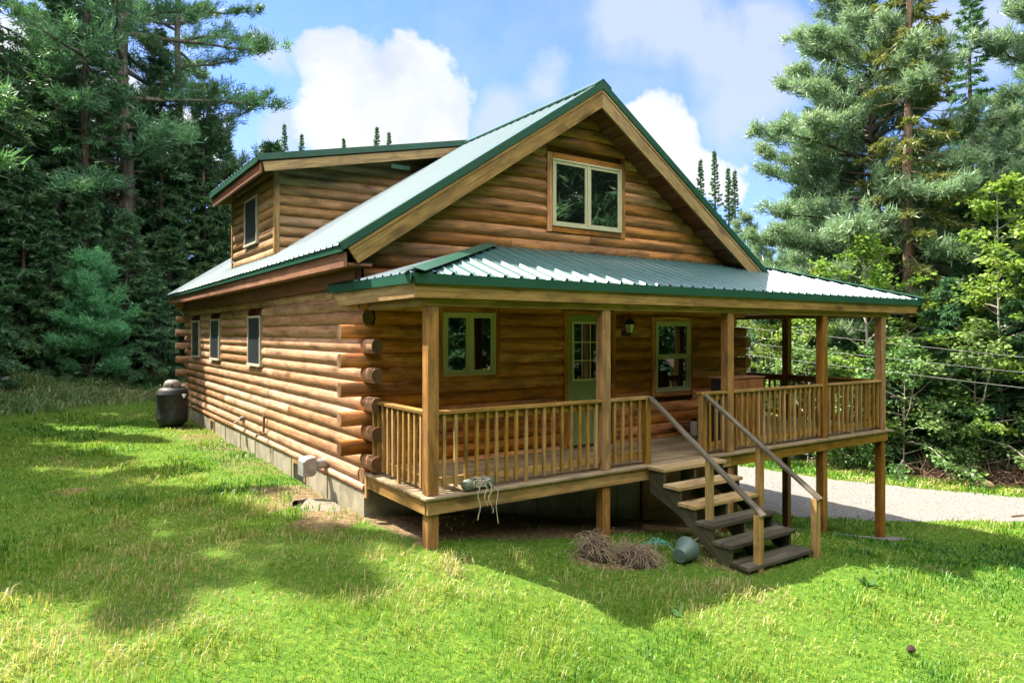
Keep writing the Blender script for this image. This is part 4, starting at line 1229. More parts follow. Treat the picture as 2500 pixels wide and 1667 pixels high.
# drain pipe mouth and sand by the left wall
t = MB(); zz = g1(-.52, 2.87)
t.tube([(-.60, 2.80, zz + .035), (-.36, 3.05, zz - .02)], .05, 14, caps=False); t.tube([(-.60, 2.80, zz + .035), (-.36, 3.05, zz - .02)], .043, 14, caps=False)
dp = tag(t.build('drain_pipe', M['black']), 'black drain pipe mouth poking out of sandy soil below the vent', 'pipe')
t = MB(); t.prism([(-.59 + .045 * math.cos(a * .5), zz + .035 + .045 * math.sin(a * .5)) for a in range(12)], 1, 2.83, 2.835); 
sx, sy = np.meshgrid(np.linspace(-.75, -.08, 24), np.linspace(2.1, 3.5, 40))
rad = np.clip(1 - np.hypot((sx + .3) / .40, (sy - 2.75) / .6) + .6 * (fbm(sx, sy, .3, 9) - .5), -.3, 1)
sz = gz(sx, sy) + .06 * np.clip(rad, -.3, .6) + .035 * np.clip(rad, 0, 1) * (fbm(sx, sy, .12, 33) - .4) - .006
ids = np.arange(24 * 40).reshape(40, 24)
sand = mesh_object('sand_patch', np.stack([sx, sy, sz], -1).reshape(-1, 3), np.stack([ids[:-1, :-1], ids[:-1, 1:], ids[1:, 1:], ids[1:, :-1]], -1).reshape(-1, 4),
                   mat=m_plain('sand', (0.15, 0.125, 0.095), .95, noise_amt=.3, scale=14, bump=.4), smooth=True)
tag(sand, kind='structure')

# rocks
def rock(x, y, r, seed, mat, label, flat=.65):
    import bmesh
    rr = random.Random(seed); bm = bmesh.new(); bmesh.ops.create_icosphere(bm, subdivisions=3, radius=1)
    offs = [(V3((rr.uniform(-1, 1), rr.uniform(-1, 1), rr.uniform(-1, 1))).normalized(), rr.uniform(.55, .95)) for _ in range(14)]
    for v in bm.verts:
        for n, d in offs:
            e = v.co.dot(n) - d
            if e > 0: v.co -= n * e * .85
        v.co = V3((v.co.x * r * 1.25, v.co.y * r, v.co.z * r * flat))
    me = bpy.data.meshes.new('boulder'); bm.to_mesh(me); bm.free(); me.materials.append(mat)
    o = bpy.data.objects.new('boulder', me); COL.objects.link(o); o.location = (x, y, g1(x, y) + r * flat * .35); o.rotation_euler = (0, 0, rr.uniform(0, 6))
    return tag(o, label, 'rock')
rock(-4.35, 18.6, .36, 2, M['rock'], 'grey boulder on the bank below the dark spruces')
rock(18.2, 1.75, .22, 5, M['rocktan'], 'tan rock on the grass verge beyond the gravel drive')
# stick lying on the gravel
t = MB(); pts = [V3((14.9 + .28 * k, -.1 - .13 * k + .03 * math.sin(k * 2), 0)) for k in range(8)]
for p in pts: p.z = g1(p.x, p.y) + .05
t.tube(pts, [.02, .02, .018, .016, .014, .012, .01, .008], 6)
tag(t.build('fallen_stick', M['stick']), 'thin bare stick lying on the gravel drive', 'stick')
# brush piles by the drive
def brush(x, y, r, n, seed, label):
    rr = random.Random(seed); t = MB()
    for k in range(n):
        a = rr.uniform(0, 6.28); q = rr.random() ** .5 * r
        p = V3((x + q * math.cos(a), y + q * math.sin(a), 0)); p.z = g1(p.x, p.y) + rr.uniform(0, .25)
        d = V3((rr.uniform(-1, 1), rr.uniform(-1, 1), rr.uniform(-.1, .8))).normalized(); pts = [p.copy()]
        for s in range(5):
            d = (d + V3((rr.uniform(-.5, .5), rr.uniform(-.5, .5), rr.uniform(-.4, .35)))).normalized(); p = p + d * r * .22; pts.append(p.copy())
        t.tube(pts, [.013, .012, .01, .008, .006, .004], 4, caps=False)
    tag(t.build('brush_pile', M['stick']), label, 'brush pile', 'brush piles at the wood edge')
brush(19.4, 1.35, .85, 110, 3, 'large tangled pile of reddish brush beyond the drive by the maple sapling')
brush(18.0, 2.9, .6, 60, 4, 'low scatter of brown brush at the wood edge behind the last porch post')
# pine cone on the lawn
pcx, pcy = 3.1, -3.6
t = MB()
for k in range(60):
    a = k * 2.4; zz = .09 * k / 60; r = .028 * math.sin(math.pi * (k + 6) / 70) + .008
    p = V3((pcx + zz, pcy, g1(pcx, pcy) + .045))
    dv = V3((.25, math.cos(a), math.sin(a)))
    t.beam(p, p + dv * r, .014, .005, (1, 0, 0))
tag(t.build('pine_cone', M['cone']), 'small dark brown pine cone lying in the lawn grass', 'pine cone')

# power lines
for (label, a, b) in (('uppermost pale wire stretched before the trees beyond the drive', (14.8, 7.05, 1.98), (17.3, .51, 1.21)),
                      ('second pale wire below the topmost one before the trees', (14.84, 7.04, 1.50), (17.22, 1.26, .88)),
                      ('lowest faint wire sagging before the trees beyond the drive', (14.84, 7.05, 1.14), (16.92, 1.47, .53))):
    a, b = V3(a), V3(b); d = b - a
    p0, p1 = a - d * 1.6, b + d * 2.4
    pts = [p0.lerp(p1, k / 40) - V3((0, 0, .10 * math.sin(math.pi * k / 40) - .08)) for k in range(41)]
    t = MB(); t.tube(pts, .0065, 6, caps=False)
    tag(t.build('power_line', M['wire'], smooth=True), label, 'wire', 'power lines before the trees')

# ------------------------------------------------------------------ FOLIAGE GENERATORS (local coordinates, base at the origin)
def nrm(a): return a / np.maximum(np.linalg.norm(a, axis=-1, keepdims=True), 1e-9)
def blades(P, Dv, L, W, rng, fold=False):
    """thin leaf-sized triangles from points P along Dv"""
    n = len(P)
    s = nrm(np.cross(Dv, rng.normal(size=(n, 3))))
    a = P - s * (W / 2)[:, None]; b = P + s * (W / 2)[:, None]; c = P + Dv * L[:, None]
    return np.stack([a, b, c], 1).reshape(-1, 3)
def leaves(P, Dv, L, W, rng):
    n = len(P)
    up = np.tile([0, 0, 1.0], (n, 1)) + rng.normal(size=(n, 3)) * .55
    s = nrm(np.cross(Dv, up))
    m = P + Dv * (L * .45)[:, None]
    return np.stack([P, m + s * (W / 2)[:, None], P + Dv * L[:, None], m - s * (W / 2)[:, None]], 1).reshape(-1, 3)
def limb_mesh(limbs, sides=5):
    """limbs: list of (points (k,3), radii (k,)) -> verts, quads"""
    Vs, Fs, off = [], [], 0
    for pts, rad, sd in limbs:
        k = len(pts); d = np.gradient(pts, axis=0); d = nrm(d)
        ref = np.array([.31, .77, .1]) if abs(d[0, 2]) > .8 else np.array([0, 0, 1.0])
        e1 = nrm(np.cross(d, ref)); e2 = np.cross(d, e1)
        a = np.arange(sd) * 2 * np.pi / sd
        ring = pts[:, None] + (e1[:, None] * np.cos(a)[None, :, None] + e2[:, None] * np.sin(a)[None, :, None]) * rad[:, None, None]
        Vs.append(ring.reshape(-1, 3))
        i = np.arange(k * sd).reshape(k, sd); j = np.roll(i, -1, 1)
        Fs.append(np.stack([i[:-1], j[:-1], j[1:], i[1:]], -1).reshape(-1, 4) + off); off += k * sd
    return np.concatenate(Vs), np.concatenate(Fs)
def curve(p0, d0, L, n, bend, rng, jit=.1):
    p = [np.array(p0, float)]; d = np.array(d0, float)
    for k in range(n):
        d = d + np.array([0, 0, bend(k / n)]) / n + rng.normal(size=3) * jit / n ** .5
        d = d / np.linalg.norm(d); p.append(p[-1] + d * L / n)
    return np.array(p)
def interp_curve(c, t):
    k = np.clip(t * (len(c) - 1), 0, len(c) - 1 - 1e-6); i = k.astype(int); f = (k - i)[:, None]
    return c[i] * (1 - f) + c[i + 1] * f, nrm(c[i + 1] - c[i])

def gen_spruce(H, R, seed, nb=130, base=.05, dens=1.0, droop=.35, trunk=.011, bare=0.0, bl=.20, bw=.062, power=.8, tip=.12, tw=.16):
    rng = np.random.default_rng(seed)
    limbs = []; T = []; C = []
    k = 14; tz = np.linspace(0, H, k); wob = np.cumsum(rng.normal(size=(k, 2)) * .02, 0)
    trunkpts = np.column_stack([wob, tz]); limbs.append((trunkpts, H * trunk * (1 - tz / H) ** .8 + .012, 9))
    for i in range(nb):
        u = (i + rng.random()) / nb
        f = base + (1 - base) * (1 - (1 - u) ** 1.15)
        z = H * f * .985
        L = (R * (1 - f) ** power * rng.uniform(.62, 1.12) + tip)
        az = i * 2.39996 + rng.normal() * .35
        el = -.12 - droop * (1 - f) + .75 * f ** 3
        dirv = np.array([math.cos(az) * math.cos(el), math.sin(az) * math.cos(el), math.sin(el)])
        c0 = np.array([np.interp(z, tz, wob[:, 0]), np.interp(z, tz, wob[:, 1]), z])
        cv = curve(c0, dirv, L, 6, lambda t: (-.25 + .75 * t) * .9, rng, .12)
        limbs.append((cv, np.linspace(.008 + .012 * L, .004, 7), 4))
        if rng.random() < bare * (1 - f) ** 1.5 * 1.6: continue
        m = int(L * 8 * dens) + 4
        t = rng.uniform(.12 if f > .3 else .3, 1, m) ** .8
        P, tang = interp_curve(cv, t)
        for sgn in (-1, 1):
            lat = nrm(np.cross(tang, np.array([0, 0, 1.0]))) * sgn
            td = nrm(tang * .75 + lat * .8 + np.array([0, 0, -.22]) + rng.normal(size=(m, 3)) * .22)
            tl = (.42 * L * (1 - t) + tw) * rng.uniform(.6, 1.15, m)
            nbk = 8
            s = (np.arange(nbk) + .5) / nbk
            q = P[:, None] + td[:, None] * (tl[:, None] * s[None])[..., None]
            q[..., 2] -= (tl[:, None] * s[None]) ** 2 * .35
            bd = nrm(td[:, None] + rng.normal(size=(m, nbk, 3)) * .55)
            q, bd = q.reshape(-1, 3), bd.reshape(-1, 3)
            n = len(q)
            T.append(blades(q, bd, bl * rng.uniform(.6, 1.3, n), bw * rng.uniform(.7, 1.3, n), rng))
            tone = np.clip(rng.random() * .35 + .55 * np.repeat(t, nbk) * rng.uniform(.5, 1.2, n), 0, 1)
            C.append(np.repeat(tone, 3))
    return np.concatenate(T), np.concatenate(C), limb_mesh(limbs), 3

def gen_pine(H, R, seed, nb=52, base=.3, top=1.0, tuft=10, trunk=.014, up=.12, nl=.25, nw=.040, dead=10, taper=.55, sub=3.2):
    rng = np.random.default_rng(seed)
    limbs = []; T = []; C = []
    k = 16; tz = np.linspace(0, H, k); wob = np.cumsum(rng.normal(size=(k, 2)) * .05, 0)
    limbs.append((np.column_stack([wob, tz]), H * trunk * (1 - tz / H * .92) ** .9, 10))
    def at(z): return np.array([np.interp(z, tz, wob[:, 0]), np.interp(z, tz, wob[:, 1]), z])
    for i in range(dead):
        z = H * rng.uniform(.12, base + .12); az = rng.uniform(0, 6.28); L = rng.uniform(.5, 2.4)
        cv = curve(at(z), np.array([math.cos(az), math.sin(az), rng.uniform(-.25, .15)]), L, 6, lambda t: -.2, rng, .25)
        limbs.append((cv, np.linspace(.025, .006, 7), 4))
        for j in range(3):
            p, tg_ = interp_curve(cv, np.array([rng.uniform(.3, .9)])); dd = nrm(tg_[0] + rng.normal(size=3) * .6)
            limbs.append((curve(p[0], dd, L * .35, 4, lambda t: -.1, rng, .2), np.linspace(.009, .003, 5), 3))
    for i in range(nb):
        f = base + (1 - base) * ((i + rng.random()) / nb)
        g = (f - base) / (1 - base)
        z = H * f * .98
        L = R * ((1 - g) ** taper * (.55 + .45 * min(1, g * 5)) * rng.uniform(.55, 1.1)) + .25
        az = i * 2.39996 + rng.normal() * .5
        el = -.08 + up + .8 * g ** 2
        cv = curve(at(z), np.array([math.cos(az) * math.cos(el), math.sin(az) * math.cos(el), math.sin(el)]), L, 8, lambda t: (-.15 + .7 * t), rng, .22)
        limbs.append((cv, np.linspace(.014 + .016 * L, .006, 9), 5))
        ns = int(L * sub) + 3
        tt = rng.uniform(.22, 1, ns); tt[0] = 1
        P, tang = interp_curve(cv, tt)
        shade = rng.random() * .3
        for j in range(ns):
            sgn = -1 if j % 2 else 1
            lat = np.cross(tang[j], [0, 0, 1.0]) * sgn
            sd = tang[j] * .7 + lat * .75 + np.array([0, 0, .18]) + rng.normal(size=3) * .2; sd /= np.linalg.norm(sd)
            sl = (.30 + .30 * L * (1 - tt[j])) * rng.uniform(.7, 1.25)
            sc_ = curve(P[j], sd, sl, 4, lambda t: .5, rng, .2)
            limbs.append((sc_, np.linspace(.011, .004, 5), 3))
            nt_ = 8
            q, dv = interp_curve(sc_, np.linspace(.15, 1, nt_))
            q = np.repeat(q, tuft, 0) + rng.normal(size=(nt_ * tuft, 3)) * .10
            dv = nrm(np.repeat(dv, tuft, 0) * .75 + rng.normal(size=(nt_ * tuft, 3)) * .6 + np.array([0, 0, .12]))
            n = len(q)
            T.append(blades(q, dv, nl * rng.uniform(.65, 1.3, n), nw * rng.uniform(.8, 1.3, n), rng))
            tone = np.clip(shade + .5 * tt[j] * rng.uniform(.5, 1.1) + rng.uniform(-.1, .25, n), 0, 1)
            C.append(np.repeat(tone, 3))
    return np.concatenate(T), np.concatenate(C), limb_mesh(limbs), 3

def gen_broad(H, R, seed, nl=26, base=.25, nleaf=3200, lsz=.11, trunk=.011, sway=.3, flat=.0):
    rng = np.random.default_rng(seed)
    limbs = []; T = []; C = []
    tr = curve([0, 0, 0], [rng.normal() * .04, rng.normal() * .04, 1], H * .95, 10, lambda t: 0, rng, .12 * sway)
    limbs.append((tr, np.linspace(H * trunk, .012, 11), 8))
    per = nleaf // (nl * 4)
    for i in range(nl):
        f = base + (1 - base) * (i + rng.random()) / nl
        p, _ = interp_curve(tr, np.array([f])); az = i * 2.39996 + rng.normal() * .4
        prof = math.sin(math.pi * min(1, (f - base) / (1 - base) * .78 + .22)) ** .7
        L = R * prof * rng.uniform(.6, 1.15) + .15
        el = .25 + .6 * f - flat
        cv = curve(p[0], np.array([math.cos(az) * math.cos(el), math.sin(az) * math.cos(el), math.sin(el)]), L, 6, lambda t: -.3, rng, .3)
        limbs.append((cv, np.linspace(.006 + .01 * L, .004, 7), 4))
        for j in range(4):
            tt = np.array([rng.uniform(.3, 1)]); q, tg_ = interp_curve(cv, tt)
            sd = nrm(tg_[0] + rng.normal(size=3) * np.array([.6, .6, .3])); sl = L * rng.uniform(.2, .45) + .08
            sc_ = curve(q[0], sd, sl, 4, lambda t: -.2, rng, .3)
            limbs.append((sc_, np.linspace(.007, .003, 5), 3))
            n = max(per, 4)
            q, dv = interp_curve(sc_, rng.uniform(.1, 1, n)); q = q + rng.normal(size=(n, 3)) * np.array([.13, .13, .06]) * (.5 + .5 * R / 2)
            dv = nrm(dv * .4 + rng.normal(size=(n, 3)) * np.array([.7, .7, .35]) + np.array([0, 0, -.25]))
            T.append(leaves(q, dv, lsz * rng.uniform(.65, 1.25, n), lsz * .8 * rng.uniform(.65, 1.2, n), rng))
            tone = np.clip(rng.random() * .55 + rng.uniform(0, .45, n), 0, 1)
            C.append(np.repeat(tone, 4))
    return np.concatenate(T), np.concatenate(C), limb_mesh(limbs), 4

LIB = {}
def species(key, gen, leafmat, barkmat):
    V, C, (TV, TF), k = gen
    F = np.arange(len(V), dtype=np.int32).reshape(-1, k)
    def mk(nm, V, F, mat, rnd=None, smooth=False):
        o = mesh_object(nm, V, F, mat, rnd=rnd, smooth=smooth); me = o.data
        bpy.data.objects.remove(o); return me
    LIB[key] = (mk('trunk', TV, TF, barkmat, smooth=True), mk('crown', V, F, leafmat, rnd=C))
    return key
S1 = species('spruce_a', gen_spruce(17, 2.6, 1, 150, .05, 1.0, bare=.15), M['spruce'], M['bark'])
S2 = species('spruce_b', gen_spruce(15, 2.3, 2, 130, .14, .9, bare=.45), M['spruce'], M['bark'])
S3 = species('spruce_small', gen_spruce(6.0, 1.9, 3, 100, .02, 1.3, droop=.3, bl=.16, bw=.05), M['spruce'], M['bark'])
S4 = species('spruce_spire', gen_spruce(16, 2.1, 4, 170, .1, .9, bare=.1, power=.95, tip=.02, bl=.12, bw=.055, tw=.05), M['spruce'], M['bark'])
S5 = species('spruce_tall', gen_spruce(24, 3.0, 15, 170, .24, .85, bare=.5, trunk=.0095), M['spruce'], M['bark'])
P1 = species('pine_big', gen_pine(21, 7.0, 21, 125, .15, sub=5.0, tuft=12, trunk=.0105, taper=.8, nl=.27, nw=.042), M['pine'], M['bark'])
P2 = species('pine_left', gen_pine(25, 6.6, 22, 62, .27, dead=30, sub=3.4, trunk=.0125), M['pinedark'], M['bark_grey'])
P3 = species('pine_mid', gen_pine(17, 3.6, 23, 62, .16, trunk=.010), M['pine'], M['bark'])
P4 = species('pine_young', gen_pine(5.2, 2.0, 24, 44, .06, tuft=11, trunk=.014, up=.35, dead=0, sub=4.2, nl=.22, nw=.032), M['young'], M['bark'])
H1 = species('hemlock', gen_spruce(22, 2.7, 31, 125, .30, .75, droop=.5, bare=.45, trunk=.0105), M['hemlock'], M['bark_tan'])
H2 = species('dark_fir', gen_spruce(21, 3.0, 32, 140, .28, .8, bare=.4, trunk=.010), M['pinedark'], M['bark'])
B1 = species('maple', gen_broad(10.5, 2.5, 41, 34, .2, 8200, .15), M['maple'], M['bark_pale'])
B2 = species('maple_b', gen_broad(8.5, 2.4, 42, 30, .15, 6400, .15), M['maple'], M['bark_pale'])
B3 = species('sapling', gen_broad(8.6, 1.9, 43, 40, .12, 6600, .15, trunk=.0075, flat=.15), M['sapling'], M['bark_pale'])
B4 = species('shrub', gen_broad(2.6, 1.5, 44, 26, .03, 3600, .12, trunk=.008), M['shrub'], M['bark'])
B5 = species('bush', gen_broad(3.8, 1.9, 45, 28, .04, 4200, .13, trunk=.008), M['shrub'], M['bark_pale'])

def tree(key, name, x, y, label, group=None, s=1.0, rot=None, sink=.1, sz=None, cat='tree', lean=(0, 0), z=None):
    r = bpy.data.objects.new(name, None); COL.objects.link(r)
    r.location = (x, y, (g1(x, y) if z is None else z) - sink)
    r.rotation_euler = (lean[0], lean[1], random.uniform(0, 6.28) if rot is None else rot)
    r.scale = (s, s, s * (1 if sz is None else sz))
    tag(r, label, cat, group)
    for nm, me in zip(('trunk', 'crown'), LIB[key]):
        o = bpy.data.objects.new(nm, me); COL.objects.link(o); o.parent = r
    return r

# --- left of the cabin: the trees one can tell apart
tree(P2, 'pine_tree', -.8, 23.9, 'tall old white pine with thick grey trunk and long limbs reaching towards the cabin roof', rot=2.2, s=1.05)
tree(P2, 'pine_tree', 1.6, 26.5, 'second tall pine with dark needles behind the thick grey trunk, nearer the dormer', rot=5.1, s=.86)
tree(S5, 'spruce_tree', -2.4, 27.0, 'tall bare-stemmed spruce with dead twigs left of the thick grey pine trunk', rot=.4)
tree(S5, 'spruce_tree', -4.9, 21.3, 'dark tall spruce trunk at the left edge of the wood', rot=3.4, s=.98)
tree(S5, 'spruce_tree', -1.7, 29.8, 'thin bare trunk with dead twigs seen between tall spruce and grey pine', rot=1.4, s=1.0)
tree(P4, 'young_pine', -2.1, 19.9, 'young bright blue-green pine on the bank below the dark spruces', rot=.7, s=.78)
for k, (x, y, s) in enumerate(((-5.5, 18.9, 1.05), (-3.9, 20.9, 1.15), (-1.0, 21.2, .95), (.6, 22.2, 1.1), (2.6, 23.0, 1.2), (-6.8, 16.8, 1.1), (-.2, 20.4, .72), (1.9, 21.0, .8), (-3.2, 20.3, .75), (-8.3, 15.3, 1.15), (4.6, 23.6, 1.1), (-2.2, 21.4, .9))):
    tree(S3, 'small_spruce', x, y, 'small dense spruce with skirts to the ground along the left wood edge', 'small spruces along the left wood edge', s=s, sz=random.uniform(.85, 1.25))
rl = random.Random(12)
left_spots = [(-6.0, 20.2), (-4.6, 22.6), (-3.2, 23.4), (-1.9, 22.9), (.9, 24.2), (2.2, 24.8), (3.3, 26.0), (-7.6, 18.6), (-9.2, 17.4), (-5.6, 25.5), (-3.6, 26.0), (-.2, 27.0), (4.6, 28.5), (-8.4, 22.5), (-10.5, 20.5), (-6.9, 28), (-4.5, 31), (-.5, 33), (2.5, 32), (5.5, 33), (-12, 16.5), (-9.5, 27), (-2.6, 35), (7.5, 31), (1.2, 38), (-6, 36), (-13, 22), (4.5, 39), (-12, 30)]
for x, y in left_spots:
    tree(rl.choice([S1, S1, S2, S2, S5]), 'spruce_tree', x + rl.uniform(-.4, .4), y + rl.uniform(-.4, .4), 'dark spruce in the thick wood left of the cabin', 'spruces of the wood left of the cabin', s=rl.uniform(.8, 1.12) * (1 if y < 25 else .62))
for x, y, s in ((-8.6, 20.8, 1.7), (-6.4, 23.4, 1.8), (-4.2, 24.8, 1.9), (-2.6, 24.6, 1.7), (-.6, 25.6, 1.9), (1.4, 25.4, 1.7), (3.0, 27.4, 1.9), (5.4, 26.2, 1.8), (-10.6, 18.0, 1.7), (.4, 29.5, 2.0), (-3.4, 29.0, 2.0), (-6.2, 30.0, 2.0)):
    tree(S3, 'spruce_tree', x, y, 'middling dense spruce deep in the wood left of the cabin', 'middling spruces of the left wood', s=s)
# trees left of the lawn whose shade falls across it
_c = LIB['pine_mid'][1].copy(); _c.materials[0] = M['pinedark']; LIB['pine_shade'] = (LIB['pine_mid'][0], _c); P5 = 'pine_shade'
shade_spots = [(-7.6, 9.6, P5, 1.0), (-7.6, 7.6, S1, .6), (-8.3, 12.3, S1, 1.0), (-9.6, 10.8, P5, .95), (-11.5, 12.2, S1, .95), (-13.0, 10.0, S1, 1.0), (-12.2, 14.6, S1, 1.05), (-15, 12.5, S5, 1), (-17, 9, P5, 1.1)]
for x, y, k, s in shade_spots:
    tree(k, 'conifer_tree', x, y, 'conifer standing left of the lawn and shading it', 'conifers left of the lawn', s=s)
# spire tips beyond the roof: (x, y, height of the tip)
def spire(x, y, ztop, label, group):
    tree(S4, 'spruce_tree', x, y, label, group, s=(ztop - g1(x, y) + .1) / 15.9)
for x, y, zt, lab in ((10.98, 43.7, 16.9, 'distant dark spruce tip, leftmost and tallest above the dormer roof'), (11.83, 41.9, 15.8, 'distant spruce tip second from left above the dormer roof'), (15.4, 43.1, 16.4, 'distant pale spruce tip above the middle of the dormer roof'), (17.0, 40.8, 16.9, 'distant spruce tip fourth from left above the dormer roof'), (18.6, 42.1, 17.1, 'distant thin spruce tip nearest the ridge above the dormer roof')):
    spire(x, y, zt, lab, 'spruce tips above the dormer')
# --- right of the cabin
tree(P1, 'pine_tree', 23.3, 7.5, 'huge spreading white pine with pale green plumes, tallest tree right of the roof', rot=1.2, s=1.0)
tree(H1, 'hemlock_tree', 21.2, 5.3, 'slender tan trunked conifer with sparse golden foliage before the huge pine', rot=.3)
tree(H2, 'fir_tree', 28.6, 6.4, 'dark fir with bare lower trunk right of the huge pine', rot=2.0, s=.92)
tree(P1, 'pine_tree', 31.5, 4.2, 'tall pine cut by the right edge with pale grey-green needles', rot=4.4, s=1.1)
tree(P3, 'pine_tree', 23.5, 13.8, 'mid-height pale pine beside the rake of the gable roof', rot=.2, s=.58)
tree(P3, 'pine_tree', 25.5, 11.0, 'mid-height pine between the huge pine and the roof', rot=2.9, s=.66)
tree(P3, 'pine_tree', 21.8, 11.6, 'short pale pine just right of the gable roof end behind the porch roof', rot=1.9, s=.50)
tree(P3, 'pine_tree', 25.6, 7.6, 'pale pine standing close against the trunk of the huge pine', rot=3.1, s=.62)
tree(B1, 'maple_tree', 19.6, 7.3, 'bright leafy maple rising behind the porch roof under the huge pine', rot=.5, s=.66)
tree(B3, 'maple_sapling', 20.6, 2.2, 'tall thin maple sapling with yellow-green leaves by the brush pile', rot=.9, s=1.08)
tree(B3, 'maple_sapling', 22.3, .9, 'maple sapling with yellow-green leaves cut by the right edge', rot=3.6, s=1.0)
tree(B2, 'maple_tree', 18.4, 9.6, 'bright green maple seen through the porch beside the log corner', rot=2.1, s=.75)
tree(B2, 'maple_tree', 19.0, 5.4, 'bright maple with pale trunk seen between the last porch posts', rot=4.2, s=.92)
tree(B2, 'maple_tree', 20.4, 3.9, 'leafy green maple right of the last porch post', rot=1.1, s=.72)
for k, (x, y, s) in enumerate(((16.9, 8.6, .9), (17.4, 6.6, 1.0), (18.0, 5.2, .8), (18.3, 4.0, 1.0), (19.0, 3.1, .9), (19.6, 2.6, 1.15), (21.0, 1.0, 1.0), (22.5, -.3, 1.0), (18.9, 6.1, 1.1), (19.6, 4.5, 1.1), (17.0, 10.5, 1.0), (16.9, 12.6, 1.1))):
    tree((B4, B5)[k % 2], 'leafy_shrub', x, y, 'low leafy shrub at the wood edge beyond the gravel drive', 'shrubs beyond the drive', s=s, cat='shrub')
for x, y, zt, lab in ((27.8, 20.15, 11.8, 'distant spruce spire, first from the left beside the gable roof'), (29.3, 20.3, 12.6, 'tallest distant spruce spire beside the gable roof'), (28.3, 18.6, 11.1, 'lower distant spruce spire just right of the tallest one beside the gable roof'), (29.4, 19.0, 11.15, 'distant spruce spire, last on the right beside the gable roof')):
    spire(x, y, zt, lab, 'spruce spires beside the gable')
for x, y, s in ((19.8, 3.3, 1.0), (20.9, 1.6, 1.15), (18.6, 4.9, .7), (23.2, 3.4, 1.5), (24.6, 5.2, 1.5), (22.0, 7.0, 1.3), (20.3, 8.5, 1.0), (21.5, 3.6, 1.1), (22.8, 2.2, 1.0), (19.4, 6.6, .8), (24.0, 1.2, 1.1), (20.6, 10.6, 1.0), (18.2, 7.6, .6), (19.2, 11.5, .9), (22.4, 5.8, 1.2)):
    tree(S3, 'small_spruce', x, y, 'small spruce filling the wood edge behind the shrubs right of the cabin', 'small spruces right of the cabin', s=s)
right_spots = [(24.4, 4.0), (26.0, 2.6), (25.4, 6.6), (27.5, 8.6), (26.4, 12.8), (23.0, 10.2), (28.5, 14.0), (30.5, 10), (32.5, 7.5), (29.0, 2.0), (31.5, .5), (34.5, 3.5), (35, 9), (33, 14), (36, -1),  (26, -1.0), (28.5, -3.0), (38, 5), (24.9, 9.0)]
for x, y in right_spots:
    tree(rl.choice([S1, S2, H2, P3, P3]), 'conifer_tree', x + rl.uniform(-.5, .5), y + rl.uniform(-.5, .5), 'dark conifer in the wood right of the cabin', 'conifers of the wood right of the cabin', s=rl.uniform(.62, .86))

# --- far wood, and the wood across the lawn that the windows mirror: masses nobody would count
def wood(name, spots, label, scale_rng, keys):
    Vs, Fs, Cs, off = [], [], [], 0
    arr = {}
    for key in keys:
        me = LIB[key][1]; n = len(me.vertices); co = np.empty(n * 3, np.float32); me.vertices.foreach_get('co', co); co = co.reshape(-1, 3, 3)
        r = np.empty(n, np.float32); me.attributes['rnd'].data.foreach_get('value', r); arr[key] = (co, r.reshape(-1, 3))
    rw = np.random.default_rng(hash(name) % 97 if False else len(spots))
    for x, y in spots:
        co, r = arr[keys[rw.integers(len(keys))]]
        pick = rw.random(len(co)) < .26
        c = co[pick]; cen = c.mean(1, keepdims=True); c = cen + (c - cen) * 2.2
        a = rw.uniform(0, 6.28); s = rw.uniform(*scale_rng)
        R_ = np.array([[math.cos(a), -math.sin(a), 0], [math.sin(a), math.cos(a), 0], [0, 0, 1]])
        c = c.reshape(-1, 3) @ R_.T * s + np.array([x, y, g1(x, y)])
        Vs.append(c); Cs.append(r[pick].ravel())
    V = np.concatenate(Vs)
    o = mesh_object(name, V, np.arange(len(V), dtype=np.int32).reshape(-1, 3), M['spruce'], rnd=np.concatenate(Cs))
    return tag(o, label, 'wood', kind='stuff')
rw_ = random.Random(5)
far = [(-18 + 2.9 * k + rw_.uniform(-1.2, 1.2), 44 + rw_.uniform(-4, 7) + .0 * k) for k in range(11)] + [(14 + 2.6 * k, 40 + rw_.uniform(-3, 8) - .7 * k) for k in range(15)] + [(38 + rw_.uniform(0, 9), 22 - 3.0 * k) for k in range(11)] + [(-16 - rw_.uniform(0, 9), 16 + 3 * k) for k in range(8)]
wood('distant_wood', far, 'distant dark conifer wood behind the nearer trees', (.62, .82), [S1, S2, S4])
near = []
for row in range(4):
    for k in range(34):
        a = math.radians(156 + k * 6.7 + row * 2.5); rr_ = 18.5 + row * 3.2 + rw_.uniform(-1.3, 1.3); near.append((1 + rr_ * math.cos(a) * 1.15, -9 + rr_ * math.sin(a)))
wood('opposite_wood', near, 'conifer wood across the lawn, mirrored in the window panes', (1.2, 1.5), [S1, P3, S2])

